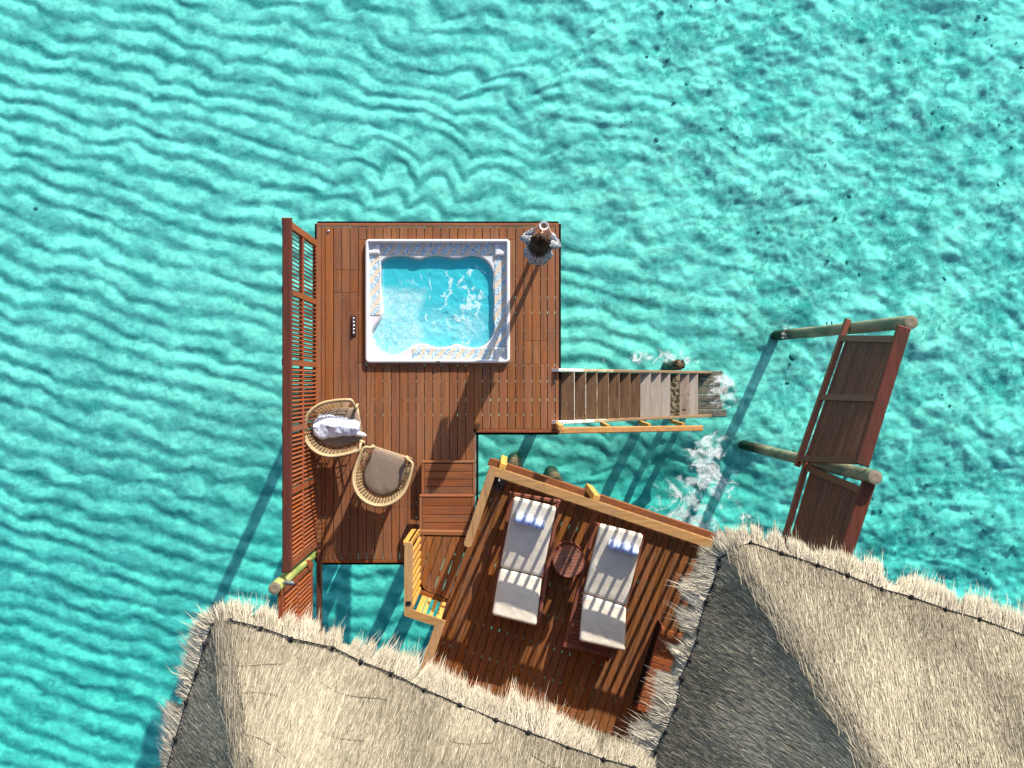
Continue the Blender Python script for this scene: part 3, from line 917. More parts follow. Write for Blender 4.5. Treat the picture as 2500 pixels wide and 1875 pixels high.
# ------------------------------------------------------------------ honey railings
def baluster(mesh_cache={}):
    if 'm' not in mesh_cache:
        mb = MB(); mb.cbox((0, 0, 0), (.045, .028, .98), .004)
        me = bpy.data.meshes.new('baluster'); me.from_pydata(mb.v, [], mb.f); me.materials.append(M['rail_z']); mesh_cache['m'] = me
    return mesh_cache['m']
def place(name, me, parent, loc, rotz=0.0, scale=None):
    o = bpy.data.objects.new(name, me); COL.objects.link(o); o.parent = parent
    l = root_loc(parent)
    o.location = (loc[0] - l[0], loc[1] - l[1], loc[2] - l[2]); o.rotation_euler = (0, 0, rotz)
    if scale: o.scale = scale
    return o
def cap_rail(parent, p, q, mat, wd=.105, ext0=0.0, ext1=0.0, round0=False, round1=False):
    p = Vector((p[0], p[1], 0)); q = Vector((q[0], q[1], 0)); d = (q - p).normalized(); s = Vector((-d.y, d.x, 0))
    p = p - d * ext0; q = q + d * ext1; h = wd / 2
    poly = []
    def end(c, sg, rnd):
        if rnd:
            return [c + s * (h * math.cos(t)) * sg * -1 + d * (sg * h * .7 * math.sin(t)) for t in [math.pi * i / 6 for i in range(7)]]
        return [c - s * h * sg, c + s * h * sg]
    poly = end(p, -1, round0)[::1] + end(q, 1, round1)
    mb = MB(); mb.prism([(v.x, v.y) for v in poly], CAPZ - .042, CAPZ)
    return obj('cap_rail', mb, mat, parent)
rail1 = thing('deck_railing', 'honey coloured wooden railing with balusters behind the heads of the sun loungers', 'railing', tuple(VF(2, .05, 0)))
# mitred caps
def mitre(parent, pts, mat, name='cap_rail'):
    mb = MB(); mb.prism([(v.x, v.y) for v in pts], CAPZ - .042, CAPZ); return obj(name, mb, mat, parent)
W = .105
mitre(rail1, [VF(0, 0), VF(W, W), VF(4.6, W), VF(4.6, 0)], M['rail'])
arc = [VF(W / 2 + W / 2 * math.cos(t), 1.02 + .045 * math.sin(t)) for t in [math.pi * i / 6 for i in range(7)]]
mitre(rail1, [VF(.0008, .0022), VF(W - .0008, W + .0022)] + arc, M['rail_y'])
for a in [.17 + .132 * k for k in range(33)]:
    p = VF(a, .100, VZ + .52)
    place('baluster', baluster(), rail1, (p.x, p.y, VZ + .50), -TH)
for b in [.2 + .132 * k for k in range(6)]:
    p = VF(.052, b, VZ + .53); place('baluster', baluster(), rail1, tuple(p), -TH + math.pi / 2)
for (p, q, mt) in ((VF(.1, .098), VF(4.6, .098), M['rail']), (VF(.052, .1), VF(.052, 1.0), M['rail_y'])):
    for z in (VZ + .09, CAPZ - .075):
        mb = MB(); mb.bar((p.x, p.y, z), (q.x, q.y, z), .04, .06); obj('bottom_rail' if z < 1 else 'top_rail', mb, mt, rail1)
for (a, b) in ((.16, -.03), (1.42, -.03), (4.0, -.03), (.052, .97)):
    p = VF(a, b); mb = MB(); mb.cbox((p.x, p.y, .82), (.085, .08, 1.27), .006, -TH); obj('post', mb, M['rail_z'], rail1)

rail2 = thing('deck_railing', 'yellowish U-shaped railing beside the steps, lit on its inner balusters', 'railing', (-1.3, -2.4, 0))
T2 = Vector((-1.315, -2.03, 0)); K1o = Vector((-1.37, -2.945, 0)); K1i = Vector((-1.265, -2.872, 0))
K2i = Vector((-.985, -3.075, 0)); K2o = Vector((-.842, -3.018, 0))
for v_ in (K1o, K1i, K2i, K2o): v_ *= .993
# cap 1 image-vertical piece with a rounded end
arc = [Vector((-1.306 + .052 * math.cos(t), -2.031 + .03 * math.sin(t), 0)) for t in [math.pi * i / 6 for i in range(7)]]
mitre(rail2, arc + [K1o + Vector((0, .002, 0)), K1i + Vector((0, .002, 0))], M['rail_y'])
e1 = K1i + EX * .445; e1o = K1o + EX * (.42)
mitre(rail2, [K1o, K1i, K2o + Vector((0, .002, 0)), K2i + Vector((0, .002, 0))], M['rail'])
mitre(rail2, [K2i, K2o, K2o - EY * 2.0, K2i - EY * 1.9], M['rail_y'])
for k in range(8):
    place('baluster', baluster(), rail2, (-1.264, -2.13 - .098 * k, VZ + .53), math.pi / 2)
for z in (VZ + .07, CAPZ - .075):
    mb = MB(); mb.bar((-1.285, -2.05, z), (-1.285, -2.88, z), .035, .06); obj('bottom_rail' if z < 1 else 'top_rail', mb, M['rail_y'], rail2)
for (x, y, wd) in ((-1.345, -2.035, .09), (-1.30, -2.035, .05)):
    mb = MB(); mb.cbox((x, y, .95), (wd, .05, 1.0), .006); obj('post', mb, M['rail_z'], rail2)
off = -EY * .045
for i, t in enumerate((.10, .175, .265, .37)):
    p = Vector((bayC[0], bayC[1], 0)) + EX * t + off
    wd = .075 if i in (0, 3) else .045
    mb = MB(); mb.cbox((p.x, p.y, .92), (wd, .035, 1.08), .004, -TH); obj('post' if wd > .05 else 'baluster', mb, M['rail_z'], rail2)
for k in range(14):
    p = K2i + EX * .055 - EY * (.18 + .13 * k)
    place('baluster', baluster(), rail2, (p.x, p.y, VZ + .53), math.pi / 2 - TH)
mb = MB(); mb.box((-1.305, -2.76, CAPZ + .006), (.06, .04, .014)); obj('cap_bracket', mb, M['black'], rail2)
# ------------------------------------------------------------------ louvred privacy screen along the tub deck
scr = thing('privacy_screen', 'long red louvred privacy screen of vertical slats beside the rattan chairs and hot tub', 'screen', (-2.8, -.15, 0))
SX = -2.822
posts_y = [2.015, 1.17, .275, -.573, -1.37, -2.29]
mb = MB(); mb.cbox((-2.767, -.135, 1.86), (.115, 4.36, .05), .012); obj('cap_rail', mb, M['cap'], scr)
mb = MB(); mb.cbox((-2.806, -.135, 1.80), (.05, 4.33, .08), .004); obj('top_rail', mb, M['screen'], scr)
mb = MB(); mb.cbox((SX, -.135, .86), (.055, 4.3, .06), .005); obj('middle_rail', mb, M['screen'], scr)
mb = MB(); mb.cbox((SX, -.135, .02), (.055, 4.3, .10), .005); obj('bottom_rail', mb, M['screen'], scr)
for i, y in enumerate(posts_y):
    wd = .09 if i in (0, 5) else .075
    mb = MB(); mb.cbox((SX, y, .90), (.06, wd, 1.80), .005); obj('post', mb, M['screen_z'], scr)
mb = MB(); mb.cbox((0, 0, 0), (.064, .015, .80), .002)
sl = bpy.data.meshes.new('slat'); sl.from_pydata(mb.v, [], mb.f); sl.materials.append(M['screen_z'])
for i in range(5):
    y0, y1 = posts_y[i] - .06, posts_y[i + 1] + .06
    n = int(round((y0 - y1) / .056))
    for k in range(n):
        y = y0 + (y1 - y0) * (k + .5) / n
        for z in (.46, 1.30):
            place('slat', sl, scr, (SX, y, z), math.radians(-34))

# second louvred screen, running on beside the villa
scr2 = thing('privacy_screen', 'lower orange louvred screen beside the mossy log post, half hidden by the thatch', 'screen', (-2.8, -3.4, 0))
for (y, wd) in ((-2.545, .06), (-3.35, .07), (-4.2, .07), (-5.1, .07)):
    mb = MB(); mb.cbox((SX, y, 1.14), (.06, wd, 1.72), .005); obj('post', mb, M['screen_z'], scr2)
for (z, h) in ((1.96, .07), (1.17, .06), (.33, .07)):
    mb = MB(); mb.cbox((SX, -3.8, z), (.056, 2.6, h), .005); obj('rail', mb, M['screen'], scr2)
for (ya, yb) in ((-2.60, -3.30), (-3.41, -4.14), (-4.26, -5.05)):
    n = int((ya - yb) / .056)
    for k in range(n):
        y = ya + (yb - ya) * (k + .5) / n
        for z in (.76, 1.56):
            place('slat', sl, scr2, (SX, y, z), math.radians(-34), (1, 1, .94))
mb = MB(); mb.cbox((-2.755, -3.75, .06), (.062, 2.75, .12), .012); obj('kerb_beam', mb, M['cap'], scr2)
mb = MB(); mb.cbox((-2.80, -2.44, .62), (.10, .07, .05), .006); obj('cleat', mb, M['screen'], scr2)

def log_post(label, p0, p1, r0, r1, mat, bolts=()):
    t = thing('log_post', label, 'post', tuple(p0))
    p0 = Vector(p0); p1 = Vector(p1)
    n = 16; N = 14; d = (p1 - p0).normalized()
    side = d.orthogonal().normalized(); bi = d.cross(side)
    vs = []; fs = []
    for i in range(N + 1):
        f = i / N; c = p0.lerp(p1, f); r = r0 + (r1 - r0) * f
        for k in range(n):
            a = 2 * math.pi * k / n
            rr = r * (1 + .035 * math.sin(a * 3 + f * 5) + .02 * math.sin(f * 23 + a))
            vs.append(c + (side * math.cos(a) + bi * math.sin(a)) * rr)
    for i in range(N):
        for k in range(n):
            fs.append((i * n + k, i * n + (k + 1) % n, (i + 1) * n + (k + 1) % n, (i + 1) * n + k))
    mb = MB(); mb.add(vs, fs)
    obj('trunk', mb, mat, t, True)
    e = thing  # end grain disc, slightly domed, own origin at its centre so the rings are concentric
    mb = MB(); mb.lathe([(r1 * .985, -.012), (r1 * .97, .004), (r1 * .6, .010), (.004, .008)], (0, 0, 0), 16)
    me = bpy.data.meshes.new('end_grain'); me.from_pydata(mb.v, [], mb.f); me.materials.append(M['log_end'])
    o = bpy.data.objects.new('end_grain', me); COL.objects.link(o); o.parent = t
    o.location = p1 - p0; o.rotation_euler = d.to_track_quat('Z', 'Y').to_euler()
    for (f, a) in bolts:
        c = p0.lerp(p1, f); mb = MB(); mb.tube([c, c + Vector((math.cos(a), math.sin(a), 0)) * (r0 + .045)], .011, 6); obj('bolt', mb, M['black'], t)
    return t
log_post('mossy green log post end sticking up where the two red louvred screens meet', (-2.90, -2.43, BED - .5), (-2.865, -2.465, 2.08), .085, .076, M['log_green'])
log_post('grey log post rising from the lagoon at the open end of the dark slatted screens', (4.83, .90, BED - .5), (4.80, .742, 2.12), .090, .083, M['log'], ((.52, 1.57), (.555, 1.57)))
log_post('grey log post rising from the lagoon where the two dark slatted screens join', (4.24, -1.12, BED - .5), (4.225, -1.085, 2.47), .086, .084, M['log'])
sp_ = thing('spotlight', 'small dark grey spotlight fixed to the mossy log post', 'lamp', (-2.80, -2.43, 1.95))
mb = MB(); mb.tube([(-2.83, -2.435, 1.93), (-2.76, -2.425, 1.95)], .012, 8); obj('bracket', mb, M['grey_metal'], sp_, True)
mb = MB(); mb.tube([(-2.775, -2.425, 1.95), (-2.77, -2.425, 1.95), (-2.665, -2.432, 1.955), (-2.66, -2.432, 1.955)], [.02, .028, .028, .024], 12); obj('lamp_body', mb, M['grey_metal'], sp_, True)

# ------------------------------------------------------------------ dark slatted screens on the reef side
def slat_screen(label, A0, A1, B0, B1, fr, nslat, top_w=.16):
    """A0/A1 bottom/top of the outer end, B0/B1 of the inner end; fr: stile positions along the length"""
    A0, A1, B0, B1 = map(Vector, (A0, A1, B0, B1))
    t = thing('privacy_screen', label, 'screen', tuple((A0 + B0) / 2), group='dark slatted screens in the lagoon')
    Q = lambda u, v: (A0.lerp(B0, u)).lerp(A1.lerp(B1, u), v)
    d = (B0 - A0).normalized(); nrm = Vector((-d.y, d.x, 0)).normalized()
    mb = MB(); mb.bar(Q(-.055, 0), Q(1.02, 0), .07, .10, bev=.006); obj('bottom_rail', mb, M['lounger'], t)
    mb = MB(); mb.bar(Q(-.01, 1), Q(1.0, 1), top_w, .05, bev=.012); obj('cap_rail', mb, M['cap'], t)
    v0, v1 = .115, .97
    for u in fr:
        mb = MB(); mb.bar(Q(u, .02), Q(u, v1), .085, .05, up=tuple(nrm), bev=.004); obj('stile', mb, M['dark_slat'], t)
    mb = MB(); mb.bar(Q(fr[0] + .01, v0 + .02), Q(fr[-1] - .01, v0 + .02), .045, .05, bev=.003); obj('lower_frame', mb, M['dark_slat'], t)
    L = (B0 - A0).length; hgt = (A1 - A0).length
    for i in range(len(fr) - 1):
        u0 = fr[i] + .045 / L; u1 = fr[i + 1] - .045 / L
        for k in range(nslat):
            v = v0 + .045 + (v1 - v0 - .06) * (k + .5) / nslat
            a, b = Q(u0, v), Q(u1, v)
            mb = MB(); mb.bar(a, b, .016, .034)
            obj('slat', mb, M['dark_slat'], t)
    return t
slat_screen('longer dark brown slatted screen of two panels at the outer log post', (4.678, .80, .30), (4.62, .66, 2.33), (4.011, -1.12, .30), (4.125, -.96, 2.33), (.085, .515, .965), 26)
slat_screen('shorter dark brown slatted screen running from the joining log post under the thatch', (4.15, -1.06, .30), (4.20, -1.18, 2.33), (3.66, -2.75, .30), (3.66, -2.85, 2.33), (.06, .62, .97), 26)

# ------------------------------------------------------------------ stairs down to the lagoon
st = thing('lagoon_stairs', 'steep weathered timber stairs going down from the tub deck into the lagoon', 'stairs', (.70, -.18, 0))
mats = ['tread'] * 7 + ['tread_grey'] * 3 + ['tread_algae', 'tread_black', 'tread_grey']
xe = [.672, .901, 1.082, 1.265]
xe += [1.265 + .1892 * k for k in range(1, 11)]
RISE = .188
ya, yb = -.542, .188
for i in range(13):
    z = -RISE * (i + .62)
    mb = MB(); mb.cbox(((xe[i] + xe[i + 1]) / 2 - .02, (ya + yb) / 2, z - .02), (xe[i + 1] - xe[i] + .04, yb - ya - .03, .04), .004)
    obj('tread', mb, M[mats[i]], st)
    if i not in (6, 9):
        mb = MB(); mb.box((xe[i + 1] + .003, (ya + yb) / 2, z - .016), (.007, yb - ya - .035, .026)); obj('nosing', mb, M['stringer'], st)
zs = lambda x: -.02 - (x - .672) * RISE / .1892 * 1.0
for (y, yw) in ((yb + .012, .042), (ya - .008, .046)):
    mb = MB()
    a, b = Vector((.60, y, zs(.60) - .02)), Vector((3.62, y, zs(3.62) - .02))
    mb.bar(a, b, yw, .20, bev=.006)
    obj('stringer', mb, M['stringer'], st)
for k in range(6):
    yk = ya - .03 + .80 * (k + .5) / 6; xr = 3.66 + .07 * math.sin(k * 2.3 + 1)
    mb = MB(); mb.cbox(((3.12 + xr) / 2, yk, WATER - .10 - .008 * (k % 2)), (xr - 3.12, .80 / 6 - .004, .05), .012); obj('landing_board', mb, M['landing'], st)
for (x, y) in ((3.2, ya + .05), (3.2, yb - .05)):
    mb = MB(); mb.box((x, y, -3.2), (.09, .09, 1.1)); obj('leg', mb, M['pile'], st)
mb = MB(); mb.bar((.635, -.622, .895), (2.99, -.695, -1.22), .088, .045, bev=.012); obj('handrail', mb, M['rail'], st)
mb = MB(); mb.cbox((.655, -.585, .40), (.07, .075, 1.0), .006); obj('newel', mb, M['rail_z'], st)
for x in (1.363, 2.033, 2.638):
    f = (x - .635) / 2.355; zt = .895 - f * 2.115
    mb = MB(); mb.bar((x, -.592 - .03 * f, zs(x) - .12), (x, -.596 - .04 * f, zt - .02), .045, .06); obj('post', mb, M['rail_z'], st)
for (x, y) in ((.70, yb + .012), (.735, yb + .012), (.72, ya - .008), (.76, ya - .008)):
    mb = MB(); mb.ball((x, y, zs(x) + .118), .011, 8, 6); obj('bolt', mb, M['black'], st)
pm = thing('mooring_pile', 'short dark weed covered pile end beside the lower stair treads', 'pile', (2.83, .325, BED))
mb = MB(); mb.tube([(2.83, .325, BED - .4), (2.83, .325, -2.6), (2.83, .325, -2.30), (2.83, .325, -2.26)], [.095, .092, .088, .066], 12); obj('trunk', mb, M['pile'], pm, True)
mb = MB()
for k in range(9):
    a = k * 2.4; mb.ball((2.83 + .075 * math.cos(a), .325 + .075 * math.sin(a), -2.28 + .02 * math.sin(k * 3)), .024, 6, 5)
obj('shell_crust', mb, M['joist'], pm, True)

# ------------------------------------------------------------------ hot tub
TX = lambda cx, cy: P(880 + cx * .199, 570 + cy * .199, 0.0)
tub = thing('hot_tub', 'white rectangular hot tub with mosaic edging sunk into the wooden deck', 'hot tub', P(1068, 735, 0) + (0.0,))
out_px = [(265, 400), (270, 350), (330, 305), (450, 285), (560, 290), (650, 320), (730, 335), (790, 310), (870, 285), (960, 285), (1040, 300), (1120, 320), (1220, 318), (1300, 292), (1380, 282), (1460, 300), (1540, 350), (1590, 430), (1610, 500), (1605, 580), (1600, 650), (1610, 720), (1625, 820), (1615, 900), (1605, 1000), (1625, 1100), (1620, 1200), (1570, 1300), (1500, 1360), (1400, 1390), (1300, 1375), (1220, 1340), (1150, 1335), (1080, 1365), (1000, 1380), (900, 1375), (820, 1340), (760, 1330), (690, 1345), (620, 1370), (560, 1400), (500, 1450), (420, 1480), (340, 1475), (250, 1435), (180, 1360), (150, 1290), (150, 1220), (190, 1140), (250, 1070), (285, 1000), (290, 920), (275, 850), (265, 750), (262, 600), (262, 480)]
poly = np.array([TX(*p) for p in out_px])
def chaikin(p, it=2):
    for _ in range(it):
        q = np.roll(p, -1, 0)
        p = np.stack([p * .75 + q * .25, p * .25 + q * .75], 1).reshape(-1, 2)
    return p
poly = chaikin(poly, 1)
def sdf_poly(X, Y, poly):
    """negative inside"""
    d2 = np.full(X.shape, 1e9); ins = np.zeros(X.shape, bool)
    n = len(poly)
    for i in range(n):
        ax, ay = poly[i]; bx, by = poly[(i + 1) % n]
        ex, ey = bx - ax, by - ay
        t = np.clip(((X - ax) * ex + (Y - ay) * ey) / (ex * ex + ey * ey + 1e-12), 0, 1)
        d2 = np.minimum(d2, (X - ax - t * ex) ** 2 + (Y - ay - t * ey) ** 2)
        c = ((ay > Y) != (by > Y)) & (X < (bx - ax) * (Y - ay) / (by - ay + 1e-12) + ax)
        ins ^= c
    d = np.sqrt(d2)
    return np.where(ins, -d, d)
(tx0, ty0), (tx1, ty1) = P(890.5, 887, .05), P(1245.5, 582.5, .05)
gx = np.linspace(tx0, tx1, 178); gy = np.linspace(ty0, ty1, 154)
GX, GY = np.meshgrid(gx, gy)
cx, cy = (tx0 + tx1) / 2, (ty0 + ty1) / 2
hx, hy = (tx1 - tx0) / 2, (ty1 - ty0) / 2
def rrect(X, Y, cx, cy, hx, hy, r):
    qx = np.abs(X - cx) - hx + r; qy = np.abs(Y - cy) - hy + r
    return np.sqrt(np.maximum(qx, 0) ** 2 + np.maximum(qy, 0) ** 2) + np.minimum(np.maximum(qx, qy), 0) - r
do = -rrect(GX, GY, cx, cy, hx, hy, .07)              # metres inside the outer edge
rim = np.sqrt(np.clip(1 - (1 - np.clip(do / .016, 0, 1)) ** 2, 0, 1))
LEDGE = -.020
z = -.02 + .085 * rim - (.085 - .02 + LEDGE * -1 - 0.0) * 0
z = np.where(do > .048, .065 + (LEDGE - .065) * sstep(.048, .060, do), z)
sd = sdf_poly(GX, GY, poly)
ins = sstep(-.030, .018, -sd)
lounge = np.array([TX(*p) for p in ((0, 640), (800, 690), (690, 1040), (760, 1120), (760, 1700), (0, 1700))])
sl_d = sdf_poly(GX, GY, lounge)
depth = np.full(GX.shape, -.62)
depth = np.maximum(depth, -.62 + (.62 - .30) * sstep(.05, -.06, sl_d))
for (px_, py_, rr, dd) in ((900, 1190, .30, .40), (1340, 1170, .34, .44), (1440, 760, .27, .46), (420, 450, .26, .52), (960, 380, .20, .52)):
    x_, y_ = TX(px_, py_); q = np.hypot(GX - x_, GY - y_)
    depth = np.maximum(depth, -.62 + (.62 - dd) * sstep(rr, rr * .72, q))
x_, y_ = TX(360, 1300); q = np.hypot(GX - x_, GY - y_)
depth = depth - .10 * sstep(.22, .05, q)
zz = np.where((sd < .032) & (do > .06), LEDGE + (depth - LEDGE) * ins, z)
npmesh('shell', np.stack([GX, GY, zz], -1).reshape(-1, 3), grid_faces(178, 154), M['acrylic'], tub, True)
def strip(x0, y0, x1, y1):
    (a, b), (c, d) = TX(x0, y1), TX(x1, y0)
    mb = MB(); mb.cbox(((a + c) / 2, (b + d) / 2, LEDGE + .003), (c - a, d - b, .010), .002)
    o = obj('mosaic_panel', mb, M['mosaic'], tub)
strip(252, 100, 1632, 258); strip(86, 268, 243, 1000); strip(1645, 290, 1797, 1388); strip(638, 1408, 1632, 1556)
def headrest(x0, y0, x1, y1, sx, sy):
    (a, b), (c, d) = TX(x0, y1), TX(x1, y0)
    n = 18; U, V_ = np.meshgrid(np.linspace(0, 1, n), np.linspace(0, 1, n))
    Xh = a + (c - a) * U; Yh = b + (d - b) * V_
    e = np.minimum(np.minimum(U, 1 - U), np.minimum(V_, 1 - V_))
    zt = LEDGE + .002 + .040 * sstep(0, .12, e)
    uu = (U - .5 - .12 * sx); vv = (V_ - .5 - .12 * sy)
    al = (uu * sx + vv * sy) / 1.414; ac = (uu * sx - vv * sy) / 1.414
    cup = np.sqrt((al / .22) ** 2 + (ac / .38) ** 2)
    zt = zt - .032 * sstep(1.0, .72, cup)
    npmesh('cup_rest', np.stack([Xh, Yh, zt], -1).reshape(-1, 3), grid_faces(n, n), M['acrylic'], tub, True)
headrest(86, 100, 246, 264, -1, 1); headrest(1638, 100, 1797, 284, 1, 1); headrest(1638, 1394, 1800, 1560, 1, -1)
# jets along the seat walls
for (jx, jy, jz) in ((440, 320, -.25), (480, 370, -.45), (600, 350, -.35), (455, 440, -.6), (960, 330, -.3), (1570, 480, -.3), (1590, 820, -.3), (1500, 1350, -.3), (680, 1330, -.25), (960, 1352, -.25), (445, 900, -.40), (440, 1065, -.40), (620, 1060, -.40), (905, 1085, -.54)):
    x_, y_ = TX(jx, jy)
    mb = MB(); mb.lathe([(.026, 0), (.026, .012), (.017, .016), (.010, .006)], (x_, y_, max(jz, -.40) + .01), 10)
    obj('jet', mb, M['grey_metal'], tub, True)
x_, y_ = P(1070, 883, .065)
mb = MB(); mb.lathe([(.034, 0), (.034, .004), (.030, .006)], (0, 0, 0), 18)
o = obj('badge', mb, M['badge'], tub, True, local=True); o.location = (x_ - tub.location.x, y_ - tub.location.y, .0645); o.scale = (1, .36, 1)
# the water in the tub: closed body, foaming top
WT = -.095
n1, n2 = 260, 226
bx = np.linspace(poly[:, 0].min() - .02, poly[:, 0].max() + .02, n1); by = np.linspace(poly[:, 1].min() - .02, poly[:, 1].max() + .02, n2)
BX, BY = np.meshgrid(bx, by)
sdw = sdf_poly(BX, BY, poly)
lx = BX - cx; ly = BY - cy
wa = 0.22 * (fbm(lx * 2.2, ly * 2.2, 71, 3) - .5); wb = .22 * (fbm(lx * 2.2 + 5, ly * 2.2, 72, 3) - .5)
r1 = 1 - np.abs(2 * fbm((lx + wa) * 4.2, (ly + wb) * 3.2, 73, 4) - 1) * 6.5
r2 = 1 - np.abs(2 * fbm((lx + wa) * 10, (ly + wb) * 8, 74, 3) - 1) * 5.5
fr_ = fbm(lx * 16, ly * 16, 75, 3)
def gt(px_, py_, s):
    x_, y_ = TX(px_, py_); return np.exp(-((BX - x_) ** 2 + (BY - y_) ** 2) / s ** 2)
mk = .9 * gt(1440, 780, .17) + .55 * gt(1330, 1130, .22) + .5 * gt(1000, 900, .22) + .55 * gt(1120, 1150, .30) + .40 * gt(1450, 450, .25) + .4 * gt(820, 600, .16) + .30 * gt(420, 800, .35) + .40 * gt(350, 1250, .30) + .35 * gt(900, 1250, .25) + .45 * gt(1200, 600, .25) + .35 * gt(1300, 980, .25)
pale_ = .36 * sstep(.08, -.10, sdf_poly(BX, BY, lounge)) * (.55 + .9 * fr_) + .22 * gt(900, 1150, .25) + .28 * gt(1330, 1150, .24) * (.6 + .8 * fr_)
fm = sstep(.55, 1.0, np.clip(r1, 0, 1) * .8 + np.clip(r2, 0, 1) * .38 + (mk - .5) * .6 + (fr_ - .5) * 1.1) * sstep(.08, .35, mk) * .62
fm = np.maximum(fm, .55 * sstep(.7, 1.15, gt(1440, 780, .15) + (fr_ - .5) * 1.3))
fm = np.clip(np.maximum(fm, pale_) + .10 * sstep(.03, -.0, np.abs(sdw)), 0, .92)
keep = sdw < .021
wz = WT + .010 * (fbm(lx * 9, ly * 9, 76, 3) - .5) + .012 * mk * (fr_ - .5)
qf = grid_faces(n1, n2)
kk = keep.ravel()
qf = qf[kk[qf].all(1)]
used = np.unique(qf); remap = -np.ones(n1 * n2, int); remap[used] = np.arange(len(used))
qf = remap[qf]
tv = np.stack([BX, BY, wz], -1).reshape(-1, 3)[used]; fv = fm.ravel()[used]
edges = {}
for q in qf:
    for i in range(4):
        a, b = int(q[i]), int(q[(i + 1) % 4])
        if (b, a) in edges: del edges[(b, a)]
        else: edges[(a, b)] = 1
N0 = len(tv)
bv = tv.copy(); bv[:, 2] = -1.2
allf = qf.tolist() + [[q[3] + N0, q[2] + N0, q[1] + N0, q[0] + N0] for q in qf.tolist()] + [[b, a, a + N0, b + N0] for (a, b) in edges]
npmesh('tub_water', np.vstack([tv, bv]), np.array(allf), M['tub_water'], tub, True, {'foam': np.concatenate([fv, np.zeros(N0)])})

# controls let into the deck
cp = thing('control_panel', 'narrow dark control plate with five chrome knobs set into the deck beside the hot tub', 'control panel', P(863, 796, 0) + (0.0,))
(a, b), (c, d) = P(857.5, 821, 0), P(869.5, 771, 0)
mb = MB(); mb.cbox(((a + c) / 2, (b + d) / 2, .005), (c - a, d - b, .012), .003); obj('plate', mb, M['dark_plate'], cp)
for py in (778.5, 787.3, 796, 804.8, 813.6):
    x_, y_ = P(863, py, .02)
    mb = MB(); mb.lathe([(.021, .010), (.024, .018), (.023, .030), (.016, .037), (.004, .039)], (x_, y_, 0), 14); obj('knob', mb, M['steel'], cp, True)
dl = thing('deck_light', 'small round steel light near the corner of the tub deck', 'deck light', P(801.5, 565, 0) + (0.0,))
x_, y_ = P(801.5, 565, 0)
mb = MB(); mb.lathe([(.021, .002), (.021, .008), (.015, .013), (.004, .014)], (x_, y_, 0), 16); obj('rim', mb, M['steel'], dl, True)
mb = MB(); mb.lathe([(.009, .013), (.009, .019), (.004, .020)], (x_, y_, 0), 10); obj('screw', mb, M['badge'], dl, True)
# ------------------------------------------------------------------ sun loungers
def uvgrid(name, pts, nu, nv, mat, parent, bottom=None, smooth=True):
    """smooth sheet with UVs (u along nu, v along nv); bottom = list of points closes it underneath"""
    vs = [tuple(p) for p in pts]; l = root_loc(parent)
    fs = []
    for j in range(nv - 1):
        for i in range(nu - 1):
            a = j * nu + i; fs.append((a, a + 1, a + nu + 1, a + nu))
    if bottom is not None:
        b0 = len(vs); vs += [tuple(p) for p in bottom]
        for j in range(nv - 1):
            for i in range(nu - 1):
                a = b0 + j * nu + i; fs.append((a, a + nu, a + nu + 1, a + 1))
        per = [i for i in range(nu)] + [j * nu + nu - 1 for j in range(1, nv)] + [(nv - 1) * nu + i for i in range(nu - 2, -1, -1)] + [j * nu for j in range(nv - 2, 0, -1)]
        for k in range(len(per)):
            a, b = per[k], per[(k + 1) % len(per)]
            fs.append((b, a, b0 + a, b0 + b))
    me = bpy.data.meshes.new(name)
    me.from_pydata([(p[0] - l[0], p[1] - l[1], p[2] - l[2]) for p in vs], [], fs)
    uv = me.uv_layers.new(name='UVMap')
    n = nu * nv
    for lp in me.loops:
        k = lp.vertex_index % n
        uv.data[lp.index].uv = ((k % nu) / (nu - 1), (k // nu) / (nv - 1))
    me.update()
    return link(name, me, mat, parent, smooth)

